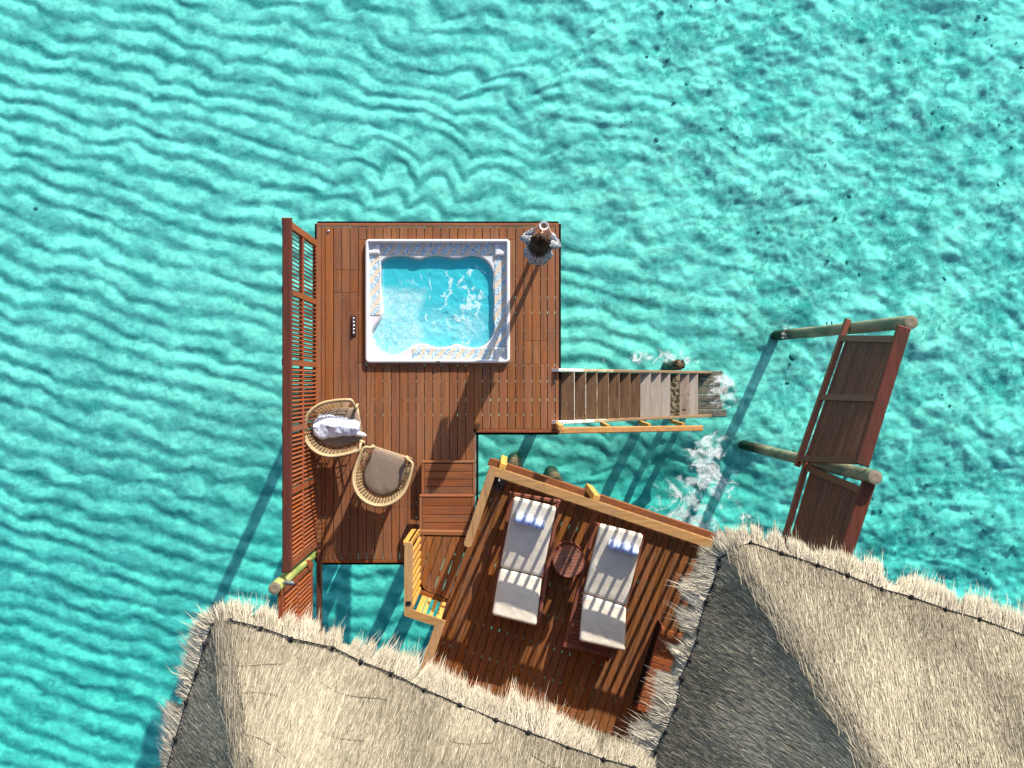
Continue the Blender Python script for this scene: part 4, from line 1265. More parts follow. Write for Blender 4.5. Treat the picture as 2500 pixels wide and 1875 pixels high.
def cushion(name, TL, TR, BR, BL, th, parent, mat, r=.035, seed=0, sag=0.0):
    TL, TR, BR, BL = map(Vector, (TL, TR, BR, BL))
    nu, nv = 26, 36
    top = []; bot = []
    nrm = ((TR - TL).cross(BL - TL)).normalized()
    if nrm.z < 0: nrm = -nrm
    W_ = (TR - TL).length; L_ = (BL - TL).length
    def par(k, n, size):
        # denser samples at the ends
        t = k / (n - 1); return .5 - .5 * math.cos(math.pi * t) * (0.6 + 0.4 * abs(math.cos(math.pi * t)))
    for j in range(nv):
        v = par(j, nv, L_)
        for i in range(nu):
            u = par(i, nu, W_)
            p = (TL.lerp(TR, u)).lerp(BL.lerp(BR, u), v)
            dx = min(u, 1 - u) * W_; dy = min(v, 1 - v) * L_
            # rounded plan corner
            if dx < r and dy < r:
                qx, qy = r - dx, r - dy; q = math.hypot(qx, qy)
                e = r - q
                if e < 0:
                    c = ((TL.lerp(TR, .5)).lerp(BL.lerp(BR, .5), .5))
                    sx = (TR - TL).normalized() * (1 if u < .5 else -1); sy = (BL - TL).normalized() * (1 if v < .5 else -1)
                    p = p + (sx * qx + sy * qy) * (-e / max(q, 1e-6)); e = 0
            else:
                e = min(dx, dy)
            h = math.sqrt(max(0, 1 - (1 - min(e / r, 1)) ** 2))
            wob = .007 * (float(fbm(np.array([u * 4 + seed]), np.array([v * 5.]), 81 + seed, 3)[0]) - .5) * 2
            crown = .012 * math.sin(math.pi * u) * math.sin(math.pi * v)
            top.append(p + nrm * (-r * .75 * (1 - h) + (wob + crown) * min(1, e / .06)))
            bot.append(p - nrm * (th - r * .6 * (1 - h)))
    o = uvgrid(name, top, nu, nv, mat, parent, bot)
    per = [i for i in range(nu)] + [j * nu + nu - 1 for j in range(1, nv)] + [(nv - 1) * nu + i for i in range(nu - 2, -1, -1)] + [j * nu for j in range(nv - 2, 0, -1)]
    mb = MB(); mb.tube([top[k] for k in per], .0042, 5, True)
    obj('piping', mb, M['piping'], o, True)
    return o

def lounger(label, TLf, BLf, wid, cush, towel_c, towel_dir, towel_label):
    tl = Vector(TLf + (0,)); bl = Vector(BLf + (0,))
    d = (bl - tl).normalized(); s = Vector((-d.y, d.x, 0))          # s points to the lounger's other rail (east)
    L = (bl - tl).length; z = VZ + .325
    t = thing('sun_lounger', label, 'sun lounger', tuple(tl + d * L / 2 + s * wid / 2 + Vector((0, 0, VZ))), group='sun loungers on the higher deck')
    at_ = lambda a, b, zz: tl + s * a + d * b + Vector((0, 0, zz))
    for a in (.024, wid - .024):
        mb = MB(); mb.bar(at_(a, 0, z - .045), at_(a, L, z - .045), .048, .10, bev=.008); obj('side_rail', mb, M['lounger'], t)
    for b in (.025, L - .03):
        mb = MB(); mb.bar(at_(.05, b, z - .055), at_(wid - .05, b, z - .055), .045, .08, bev=.006); obj('end_rail', mb, M['lounger'], t)
    for a in (.03, wid - .03):
        for b in (.12, L - .10):
            mb = MB(); mb.bar(at_(a, b, VZ + .001), at_(a, b, z - .09), .05, .05, up=tuple(d)); obj('leg', mb, M['lounger'], t)
    nb = 12
    hinge = L * .60
    for k in range(nb):                                            # flat slats below the seat
        b = hinge + .03 + (L - hinge - .08) * k / (nb - 1)
        mb = MB(); mb.bar(at_(.05, b, z - .03), at_(wid - .05, b, z - .03), .042, .018); obj('slat', mb, M['lounger'], t)
    for k in range(12):                                            # raised back rest slats
        f = k / 11
        b = hinge - .03 - (hinge - .12) * f
        zz = z - .02 + .17 * f
        mb = MB(); mb.bar(at_(.06, b, zz), at_(wid - .06, b, zz), .05, .018); obj('back_slat', mb, M['lounger'], t)
    mb = MB(); mb.bar(at_(wid * .5, .35, z - .03), at_(wid * .5, .22, z + .11), .04, .025); obj('back_support', mb, M['lounger'], t)
    for a in (wid - .09, wid - .05):
        mb = MB(); p = at_(a, L + .03, VZ + .085); q = p + s * .022
        mb.tube([p, q], .080, 14); obj('wheel', mb, M['lounger'], t)
    mb = MB(); mb.bar(at_(wid - .12, L - .01, VZ + .085), at_(wid - .02, L + .05, VZ + .085), .03, .03); obj('axle', mb, M['steel'], t)
    TL, TR, HL, HR, FL, FR = cush
    zh, zt, zf = VZ + .415, VZ + .415 + .150, VZ + .425
    v3 = lambda p, zz: Vector((p[0], p[1], zz))
    cushion('back_cushion', v3(TL, zt), v3(TR, zt), v3(HR, zh), v3(HL, zh), .085, t, M['canvas'], seed=1)
    cushion('seat_cushion', v3(HL, zf) - d * .002 + d * .012, v3(HR, zf) + d * .012, v3(FR, zf), v3(FL, zf), .085, t, M['canvas'], seed=3)
    # rolled towel on the back cushion
    c = Vector(towel_c); a = Vector((math.cos(towel_dir), math.sin(towel_dir), 0))
    tt = thing('rolled_towel', towel_label, 'towel', tuple(c), group='rolled towels on the loungers')
    R = .066; nu, nv = 30, 28
    n2 = a.cross(Vector((0, 0, 1))).normalized(); pts = []
    for j in range(nv):
        f = j / (nv - 1) * 2 * math.pi * 1.0
        for i in range(nu):
            u = i / (nu - 1)
            rr = R * (1 + .05 * math.sin(u * 9 + 1) * math.cos(f) + .03 * math.sin(f * 3 + u * 4))
            e = min(u, 1 - u) * .40
            rr *= .72 + .28 * math.sqrt(max(0, 1 - (1 - min(e / .022, 1)) ** 2))
            pts.append(c + a * (u - .5) * .40 + n2 * math.cos(f) * rr + Vector((0, 0, math.sin(f) * rr * .92)))
    o = uvgrid('roll', pts, nu, nv, M['towel'], tt)
    for e in (-1, 1):
        sp_pts = []
        for k in range(40):
            th_ = k / 39 * 5.2 * math.pi; rr = R * .70 * (1 - k / 44)
            sp_pts.append(c + a * e * .199 + n2 * math.cos(th_) * rr + Vector((0, 0, math.sin(th_) * rr)))
        mb = MB(); mb.tube(sp_pts, .0065, 5); obj('rolled_end', mb, M['towel_plain'], tt, True)
    return t
M['towel_plain'] = plain('towel_edge', (0.78, 0.80, 0.84), 0.95, 0.05)
lounger('sun lounger with pale canvas cushions nearest to the deck steps, before the round table', (-.029, -1.4535), (-.3057, -3.109), .695,
        ((.027, -1.497), (.583, -1.632), (-.16, -2.451), (.398, -2.581), (-.267, -3.083), (.322, -3.230)),
        (.233, -1.813, VZ + .415 + .112 + .055), math.radians(-16), 'white and blue rolled towel on the lounger nearest to the deck steps')
lounger('sun lounger with pale canvas cushions standing beyond the round table, nearer to the thatch', (1.102, -1.861), (.681, -3.536), .71,
        ((1.161, -1.853), (1.732, -1.997), (.956, -2.794), (1.524, -2.969), (.90, -3.431), (1.511, -3.568)),
        (1.462, -2.158, VZ + .415 + .108 + .055), math.radians(-17), 'white and blue rolled towel on the lounger nearer to the thatch')

# ------------------------------------------------------------------ round side table and sunglasses
tbx, tby = .756, -2.368
tb = thing('side_table', 'small round slatted mahogany side table between the two sun loungers', 'table', (tbx, tby, VZ))
R = .208; zt = VZ + .455
ang = math.radians(7)
def disc_slats(zc, r, n, th, name):
    w_ = 2 * r / n
    for k in range(n):
        y0 = -r + w_ * k + .0022; y1 = -r + w_ * (k + 1) - .0022
        pts = []
        for i in range(9):
            y = y0 + (y1 - y0) * i / 8; pts.append((math.sqrt(max(0, r * r - y * y)), y))
        pts += [(-x, y) for (x, y) in pts[::-1]]
        mb = MB(); mb.prism([(tbx + x * math.cos(ang) - y * math.sin(ang), tby + x * math.sin(ang) + y * math.cos(ang)) for (x, y) in pts], zc - th, zc)
        obj(name, mb, M['table_slat'], tb)
M['table_slat'] = wood('table_mahogany', (0.34, 0.125, 0.075), (0.27, 0.095, 0.055), (0.30, 0.11, 0.075), ang, 'X', .10)
disc_slats(zt - .003, R - .014, 9, .018, 'slat')
def hoop(zc, r0, r1, h, name):
    n = 40; mb = MB(); vs = []; fs = []
    for k in range(n):
        a = 2 * math.pi * k / n
        for (r, z_) in ((r0, zc - h), (r1, zc - h), (r1, zc - .003), (r1 - .003, zc), (r0 + .003, zc), (r0, zc - .003)):
            vs.append((tbx + r * math.cos(a), tby + r * math.sin(a), z_))
    for k in range(n):
        for i in range(6):
            fs.append((k * 6 + i, k * 6 + (i + 1) % 6, ((k + 1) % n) * 6 + (i + 1) % 6, ((k + 1) % n) * 6 + i))
    mb.add(vs, [f[::-1] for f in fs]); obj(name, mb, M['lounger'], tb)
hoop(zt, R - .016, R, .035, 'rim'); hoop(VZ + .17, R - .004, R + .018, .04, 'lower_hoop')
disc_slats(VZ + .145, R - .006, 7, .016, 'shelf_slat')
for k in range(4):
    a = math.radians(35 + 90 * k); x, y = tbx + (R - .03) * math.cos(a), tby + (R - .03) * math.sin(a)
    mb = MB(); mb.cbox((x, y, VZ + .205), (.032, .032, .41), .003, a); obj('leg', mb, M['lounger'], tb)
sg = thing('sunglasses', 'pair of dark sunglasses lying open on the round side table', 'sunglasses', (tbx, tby + .03, zt))
for sx in (-1, 1):
    mb = MB(); mb.ball((tbx - .012 + sx * .034, tby + .045 - .010 * sx, zt + .020), .027, 12, 7, (1, .22, .75)); obj('lens', mb, M['black'], sg, True)
    mb = MB(); mb.tube([(tbx - .012 + sx * .063, tby + .043 - .010 * sx, zt + .030), (tbx - .012 + sx * .060 - .004, tby - .03 - .01 * sx, zt + .022), (tbx - .014 + sx * .050 - .01, tby - .075 - .01 * sx, zt + .006)], .003, 5); obj('temple', mb, M['badge'], sg, True)
mb = MB(); mb.tube([(tbx - .024, tby + .049, zt + .026), (tbx - .012, tby + .047, zt + .030), (tbx, tby + .045, zt + .026)], .003, 5); obj('bridge', mb, M['badge'], sg, True)

# black spiky ornament in the corner of the railing
sx_, sy_ = P(1217, 1179, VZ + .12)
sk = thing('spiky_ornament', 'black spiky ball ornament lying in the corner of the honey railing', 'ornament', (sx_, sy_, VZ))
mb = MB(); mb.ball((sx_, sy_, VZ + .095), .058, 12, 9, (1, 1, .85)); obj('ball', mb, M['black'], sk, True)
mb = MB(); rr = random.Random(3)
for k in range(90):
    zc = rr.uniform(-.5, 1); a = rr.uniform(0, 6.283); q = math.sqrt(1 - zc * zc); dv_ = Vector((q * math.cos(a), q * math.sin(a), zc))
    c = Vector((sx_, sy_, VZ + .095)); mb.tube([c + dv_ * .045, c + dv_ * rr.uniform(.10, .145)], [.005, .0012], 4)
o = obj('spines', mb, M['black'], sk); o['kind'] = 'stuff'
mb = MB(); mb.bar((sx_ + .005, sy_ + .035, VZ + .16), (sx_ + .017, sy_ + .085, VZ + .165), .012, .006); obj('glint_strip', mb, M['ceramic'], sk)  # white strip added for the glint on the ornament

# slatted bench under the thatch edge
bn = thing('bench', 'low orange brown slatted bench half covered by the thatch fringe', 'bench', (2.0, -3.9, VZ))
b0 = Vector((2.006, -3.25, 0)); bd = Vector((-.298, -.954, 0)).normalized(); bs = Vector((-bd.y, bd.x, 0))
BL_, BW_ = 1.15, .52; zb = VZ + .42
for k in range(12):
    b_ = b0 + bd * (.05 + BL_ * k / 12) + Vector((0, 0, zb))
    mb = MB(); mb.bar(b_, b_ + bs * BW_, .082, .022, bev=.003); obj('slat', mb, M['screen_z'], bn)
for a in (.02, BW_ - .02):
    p = b0 + bs * a + Vector((0, 0, zb - .06)); mb = MB(); mb.bar(p, p + bd * BL_, .04, .085); obj('side_rail', mb, M['screen'], bn)
for a in (.03, BW_ - .03):
    for b in (.04, BL_ - .04):
        p = b0 + bs * a + bd * b; mb = MB(); mb.bar((p.x, p.y, VZ + .001), (p.x, p.y, zb - .10), .055, .055, up=tuple(bd)); obj('leg', mb, M['screen'], bn)
p = b0 + bs * .012 + Vector((0, 0, VZ + .16)); mb = MB(); mb.bar(p, p + bd * BL_, .02, .28); obj('front_shade_panel', mb, M['joist'], bn)  # near-black colour stands for the shade on this west face

# ------------------------------------------------------------------ rattan tub chairs
def rattan_chair():
    t = thing('rattan_chair', 'x', 'armchair', (0, 0, 0), group='round rattan armchairs on the tub deck')
    # horizontal outline, open to the front (+y)
    path = []
    for i in range(33):
        a = math.pi * (1 + i / 32)
        path.append((.375 * math.cos(a), .385 * math.sin(a) - .01))
    left = [(-.352, .295), (-.368, .19), (-.376, .09)]; right = [(.376, .09), (.368, .19), (.352, .295)]
    path = left + path + right
    n = len(path)
    def zrim(x, y): return .625 + .085 * float(sstep(.15, -.38, np.array(y)))
    def shell(f, i):
        """f: 0 seat ring .. 1 rim"""
        x, y = path[i]; k = .72 + .28 * f ** .85
        return Vector((x * k, (y + .02) * k - .02, .375 + (zrim(x, y) - .375) * f))
    rim = [shell(1, i) for i in range(n)]
    tipL = [Vector((-.245, .335, .55)), Vector((-.275, .322, .60)), Vector((-.325, .315, .622))]
    tipR = [Vector((.325, .315, .622)), Vector((.275, .322, .60)), Vector((.245, .335, .55))]
    full = tipL + rim + tipR
    mb = MB(); mb.tube(full, .0205, 8); obj('rim', mb, M['rattan'], t, True, True)
    inner = [p + Vector((-p.x * .055, -(p.y) * .055, -.025)) for p in rim]
    mb = MB(); mb.tube(inner, .010, 6); obj('inner_rim', mb, M['rattan'], t, True, True)
    mb = MB()
    for f in [.06 + .118 * k for k in range(8)]:
        mb.tube([shell(f, i) for i in range(n)], .0042, 4)
    for f in (.10, .28, .46, .64, .82, 1.0):                       # lower basket down to the floor
        pts = [Vector((shell(0, i).x * (1 - .10 * f), shell(0, i).y * (1 - .10 * f), .375 * (1 - f) + .012)) for i in range(n)]
        mb.tube(pts, .0060, 4)
    obj('weave_hoops', mb, M['rattan'], t, True, True)['kind'] = 'stuff'
    mb = MB()
    for k in range(29):
        i = k * (n - 1) / 28; i0 = int(i)
        i1 = min(i0 + 1, n - 1); fr_ = i - i0
        for off_ in (0.0,):
            pts = []
            for f in (1, .66, .33, 0):
                p = shell(f, i0).lerp(shell(f, i1), fr_); tn = (shell(f, i1) - shell(f, max(i0 - 1, 0))).normalized()
                pts.append(p + tn * off_)
            q = pts[-1]; pts += [Vector((q.x * .95, q.y * .95, .19)), Vector((q.x * .90, q.y * .90, .012))]
            mb.tube(pts, .0055, 4)
    obj('weave_stakes', mb, M['rattan'], t, True, True)['kind'] = 'stuff'
    for sx in (-1, 1):
        mb = MB(); mb.tube([(sx * .245, .335, .55), (sx * .262, .325, .40), (sx * .275, .30, .2), (sx * .265, .28, .002)], [.024, .022, .020, .018], 8); obj('front_leg', mb, M['rattan'], t, True, True)
        mb = MB(); mb.tube([(sx * .20, -.24, .36), (sx * .205, -.26, .2), (sx * .21, -.265, .002)], .018, 8); obj('rear_leg', mb, M['rattan'], t, True, True)
        mb = MB(); mb.ball((sx * .243, .338, .555), .034, 10, 7); obj('arm_knob', mb, M['rattan'], t, True, True)
    mb = MB(); mb.tube([(-.26, .322, .385), (.26, .322, .385)], .018, 8); mb.tube([(-.265, .31, .30), (.265, .31, .30)], .010, 6)
    obj('front_rail', mb, M['rattan'], t, True, True)
    # D-shaped cushion
    outl = [shell(.02, i) for i in range(n)]
    outl = [Vector((p.x * .985, p.y * .985, 0)) for p in outl] + [Vector((.235, .318, 0)), Vector((.12, .335, 0)), Vector((-.12, .335, 0)), Vector((-.235, .318, 0))]
    cen = Vector((0, -.03, 0)); m_ = len(outl)
    vs = []; fs = []
    rings = [(1.0, .375), (1.0, .43), (.985, .455), (.95, .472), (.86, .483), (.6, .489), (.3, .492)]
    for (sc_, z_) in rings:
        for p in outl:
            q = cen + (p - cen) * sc_
            wob = .004 * math.sin(q.x * 31 + q.y * 17) * (sc_ < .9)
            vs.append((q.x, q.y, z_ + wob))
    for j in range(len(rings) - 1):
        for k in range(m_):
            fs.append((j * m_ + k, j * m_ + (k + 1) % m_, (j + 1) * m_ + (k + 1) % m_, (j + 1) * m_ + k))
    fs.append(tuple((len(rings) - 1) * m_ + k for k in range(m_))); fs.append(tuple(range(m_ - 1, -1, -1)))
    mb = MB(); mb.add(vs, fs); obj('cushion', mb, M['taupe'], t, True, True)
    return t
def copy_thing(o, label):
    c = o.copy(); COL.objects.link(c); c['label'] = label
    for ch in list(o.children):
        d = ch.copy(); COL.objects.link(d); d.parent = c
        for g_ in list(ch.children):
            e = g_.copy(); COL.objects.link(e); e.parent = d
    return c
ch1 = rattan_chair(); ch1['label'] = 'rattan tub chair with a white checked cloth over its cushion, by the red screen'
ch2 = copy_thing(ch1, 'rattan tub chair with an empty taupe cushion beside the deck steps')
ch1.location = (-2.440, -.610, .004); ch1.rotation_euler = (0, 0, math.radians(9 - 90))
ch2.location = (-1.785, -1.262, .004); ch2.rotation_euler = (0, 0, math.radians(72 - 90))
# cloth thrown over the first chair
cl = thing('checked_cloth', 'crumpled white cloth with thin blue check lines draped over a rattan chair', 'cloth', (-2.35, -.60, .45))
nu, nv = 60, 34
pts = []
for j in range(nv):
    v = j / (nv - 1)
    for i in range(nu):
        u = i / (nu - 1)
        x = -2.735 + .64 * u
        halfw = .150 + .025 * math.sin(u * 5 + .4) - .05 * max(0, .12 - u) / .12 - .045 * sstep(.82, 1, np.array(u))
        yc = -.605 + .02 * math.sin(u * 3) - .01 * u
        y = yc + (v - .5) * 2 * float(halfw)
        n_ = float(fbm(np.array([u * 3.4]), np.array([v * 2.0 + u]), 91, 3)[0])
        fold = .5 + .5 * math.sin(v * 8 + u * 3.0 + 4 * n_)
        edge = min(v, 1 - v) * 2
        z_ = .498 + 1.0 * .042 * n_ + .018 * fold * edge + .05 * math.sin(math.pi * v)
        z_ -= .05 * max(0, 1 - edge * 5)
        d_front = max(0.0, x - (-2.135))
        pts.append((x - d_front * .15, y + .005 * math.sin(u * 23 + v * 6) * (1 - edge), z_ - d_front * .9))
bt = [(p[0], p[1], p[2] - .006) for p in pts]
uvgrid('drape', pts, nu, nv, M['robe'], cl, bt)
mb = MB(); mb.tube([(-2.16, -.695, .50), (-2.10, -.69, .51), (-2.06, -.70, .49), (-2.03, -.715, .45)], [.03, .035, .03, .02], 8); obj('cloth_corner', mb, M['towel_plain'], cl, True)
# ------------------------------------------------------------------ the person at the corner of the deck
per = thing('person', 'person with long dark hair in a blue print blouse holding a white cup', 'person', (.366, 1.838, .004), math.radians(-11))
per.scale = (.84, .90, .955)
def skin_mesh(verts, edges, radii, root=0, sub=1):
    me = bpy.data.meshes.new('tmp'); me.from_pydata(verts, edges, []); me.update()
    o = bpy.data.objects.new('tmp', me); COL.objects.link(o)
    sk_ = o.modifiers.new('skin', 'SKIN'); sk_.use_smooth_shade = True
    if not me.skin_vertices:
        me.skin_vertices.new()
    for i, r in enumerate(radii):
        sv = me.skin_vertices[0].data[i]
        sv.radius = (r, r) if not isinstance(r, tuple) else r
        sv.use_root = (i in (root if isinstance(root, (list, tuple)) else [root]))
    ss = o.modifiers.new('sub', 'SUBSURF'); ss.levels = sub; ss.render_levels = sub
    dg = bpy.context.evaluated_depsgraph_get()
    ev = bpy.data.meshes.new_from_object(o.evaluated_get(dg))
    bpy.data.objects.remove(o)
    return ev
V_, E_, R_ = [], [], []
def node(p, r, par=None):
    V_.append(tuple(p)); R_.append(r)
    if par is not None: E_.append((par, len(V_) - 1))
    return len(V_) - 1
pel = node((0, -.01, .90), .125)
sp1 = node((0, -.015, 1.05), .115, pel); sp2 = node((0, -.02, 1.22), .125, sp1); chs = node((0, -.02, 1.345), .105, sp2)
nk = node((0, -.005, 1.425), .052, chs); nk2 = node((0, .012, 1.475), .050, nk)
hd0 = node((0, .030, 1.525), (.070, .080), nk2); hd1 = node((0, .022, 1.585), (.076, .092), hd0); hd2 = node((0, .010, 1.635), (.055, .066), hd1)
roots = [pel]
cup_c = Vector((0.008, .222, 1.405))
for sx in (-1, 1):
    sh = node((sx * .165, -.015, 1.345), .052, chs)
    el = node((sx * .262, .050, 1.125), .040, sh)
    wr = node((sx * .098, .185, 1.335), .030, el)
    pm_ = node((sx * .076, .212, 1.380), .029, wr)
    # four fingers wrapped round the cup, thumb towards the drinker
    for k in range(4):
        zf = 1.372 + .019 * k
        b0_ = node((sx * .068, .223 + .006 * (k == 1), zf), .0095, pm_)
        a1_ = math.radians(38); rr_ = .058
        q1 = (cup_c.x + sx * rr_ * math.cos(a1_), cup_c.y + rr_ * math.sin(a1_), zf + .002)
        f1 = node(q1, .0085, b0_)
        a2_ = math.radians(68 + 5 * (k in (1, 2)))
        node((cup_c.x + sx * (rr_ - .004) * math.cos(a2_), cup_c.y + (rr_ - .004) * math.sin(a2_), zf + .003), .0072, f1)
    t1 = node((sx * .062, .193, 1.410), .0105, pm_)
    node((sx * .044, .176, 1.432), .0085, t1)
    hp = node((sx * .085, -.005, .86), .085, pel); kn = node((sx * .080, .012, .47), .052, hp)
    cf = node((sx * .078, -.012, .30), .050, kn); an = node((sx * .075, -.018, .085), .034, cf)
    hl = node((sx * .075, -.035, .040), .034, an)
    ft = node((sx * .085, .075, .034), (.034, .028), an); node((sx * .092, .150, .024), (.032, .020), ft)
bm = skin_mesh(V_, E_, R_, roots, 1)
body = link('body', bm, M['skin'], per, True)
# face
mb = MB(); mb.ball((0, .118, 1.545), .016, 8, 6, (.8, 1.1, 1.3)); mb.tube([(0, .106, 1.585), (0, .121, 1.550)], [.007, .010], 6); obj('nose', mb, M['skin'], per, True, True)
for sx in (-1, 1):
    mb = MB(); mb.ball((sx * .031, .098, 1.580), .012, 8, 6, (1.2, .7, .8)); obj('eye', mb, M['eye'], per, True, True)
    mb = MB(); mb.ball((sx * .080, .015, 1.565), .026, 8, 6, (.4, .7, 1.2)); obj('ear', mb, M['skin'], per, True, True)
mb = MB(); mb.ball((0, .102, 1.512), .020, 8, 6, (1.1, .5, .45)); obj('mouth', mb, M['lips'], per, True, True)
# blouse: flared body plus wide sleeves
vs, fs = [], []
prof = [(1.435, .062, .062, -.005), (1.415, .105, .085, -.012), (1.38, .175, .105, -.018), (1.32, .195, .118, -.02), (1.20, .185, .125, -.025), (1.05, .185, .140, -.035), (.92, .205, .165, -.045), (.82, .225, .190, -.055), (.78, .232, .200, -.060), (.785, .222, .190, -.060)]
n = 40
for (z_, rx, ry, yc) in prof:
    for k in range(n):
        a = 2 * math.pi * k / n
        fl_ = (1.40 - z_) / .62
        wv_ = 1 + .07 * fl_ * math.sin(a * 7 + z_ * 3) + .04 * fl_ * math.sin(a * 12 + 1)
        vs.append((rx * math.cos(a) * wv_, yc + ry * math.sin(a) * wv_, z_ + .012 * fl_ * math.sin(a * 5)))
for j in range(len(prof) - 1):
    for k in range(n):
        fs.append((j * n + k, (j + 1) * n + k, (j + 1) * n + (k + 1) % n, j * n + (k + 1) % n))
mb = MB(); mb.add(vs, fs)
for sx in (-1, 1):
    a_, b_, c_ = Vector((sx * .15, -.018, 1.352)), Vector((sx * .272, .045, 1.120)), Vector((sx * .135, .145, 1.285))
    path_ = [a_.lerp(b_, f) for f in (0, .25, .5, .75)] + [b_ + Vector((sx * .004, -.004, -.012))] + [b_.lerp(c_, f) for f in (.2, .4, .6, .8, 1)]
    rad_ = [.078, .070, .064, .060, .058, .056, .053, .049, .045, .042]
    N0 = len(mb.v); mb.tube(path_, rad_, 14)
    for i in range(N0, len(mb.v)):
        x, y, z_ = mb.v[i]; q = .006 * math.sin(x * 70 + z_ * 55) + .005 * math.sin(y * 90 - z_ * 40)
        mb.v[i] = (x + q * sx, y + q * .5, z_ + q)
obj('blouse', mb, M['print'], per, True, True)
# hair: scalp volume and long wavy locks down the back
mb = MB()
N0 = len(mb.v); mb.ball((0, -.016, 1.588), .104, 20, 14, (1.10, 1.02, .92))
for i in range(N0, len(mb.v)):
    x, y, z_ = mb.v[i]
    if y > .070 and z_ < 1.60: y = .070
    q = .006 * math.sin(x * 90) * math.sin(y * 80 + 1); mb.v[i] = (x, y + q, z_ + q)
rr = random.Random(11)
for k in range(230):
    a = rr.uniform(-.15, 1.15) * math.pi
    side = math.cos(a); back = -max(0.0, math.sin(a))
    r0 = rr.uniform(.03, .098)
    st_ = Vector((side * r0 * .9 + rr.uniform(-.01, .01), back * r0 * .95 + rr.uniform(-.01, .02), 1.588 + math.sqrt(max(0, .0102 - r0 * r0)) * .92))
    e_x = side * rr.uniform(.10, .165) + rr.uniform(-.03, .03); e_y = -.085 + back * rr.uniform(.06, .145) + rr.uniform(-.02, .02)
    zl = rr.uniform(1.16, 1.40)
    ph_ = rr.uniform(0, 6.28)
    pts = [st_, Vector((side * .112, back * .108 - .01, 1.575)), Vector((side * .124 + rr.uniform(-.01, .01), back * .118 - .03, 1.50))]
    for f in (.33, .66, 1.0):
        pts.append(Vector((side * .110 + (e_x - side * .11) * f + .016 * math.sin(ph_ + f * 7), back * .118 - .03 + (e_y - back * .118 + .03) * f + .014 * math.cos(ph_ + f * 6), 1.50 + (zl - 1.50) * f)))
    mb.tube(pts, [.006, .009, .010, .010, .008, .003], 5)
for k in range(120):                                               # shorter locks all round the head
    a = rr.uniform(-.06, 1.06) * math.pi
    ca_, sa_ = math.cos(a), -math.sin(a)
    w_ = rr.uniform(.9, 1.12); ph_ = rr.uniform(0, 6.28)
    mb.tube([Vector((ca_ * .02, sa_ * .02, 1.686)), Vector((ca_ * .085 * w_, sa_ * .085, 1.655)), Vector((ca_ * .122 * w_ + .006 * math.sin(ph_), sa_ * .118, 1.60)), Vector((ca_ * .130 * w_ + .012 * math.cos(ph_), sa_ * .125, 1.53)), Vector((ca_ * .140 * w_ + .02 * math.sin(ph_), sa_ * .135 - .02, rr.uniform(1.40, 1.48)))], [.007, .011, .011, .010, .004], 5)
for k in range(60):                                                # bun on the crown
    a = rr.uniform(0, 6.28); b = rr.uniform(-.6, 1.3)
    c = Vector((.008, -.002, 1.672)); u_ = Vector((math.cos(a), math.sin(a), 0)); 
    mb.tube([c + u_ * .034 * math.cos(b + s_) + Vector((0, 0, .026 * math.sin(b + s_))) + Vector((-u_.y, u_.x, 0)) * .03 * math.sin(s_ * 2) for s_ in (-.5, 0, .5)], .008, 5)
obj('hair', mb, M['hair'], per, True, True)
cw = Matrix.Rotation(math.radians(-11), 3, 'Z') @ Vector((cup_c.x * .84, cup_c.y * .90, cup_c.z * .955)) + Vector((.366, 1.838, .004))
cup = thing('cup', 'round white cup held up in both hands by the person with long hair', 'cup', tuple(cw))
mb = MB(); mb.lathe([(.026, -.040), (.030, -.044), (.044, -.025), (.055, .010), (.060, .042), (.0585, .046), (.0540, .043), (.042, .020), (.030, -.004), (.004, -.012)], (0, 0, 0), 24)
o = obj('bowl', mb, M['ceramic'], cup, True, True)
mb = MB(); mb.lathe([(.0335, .004), (.0335, .0055), (.004, .006)], (0, 0, 0), 20); obj('coffee', mb, M['coffee'], cup, True, True)
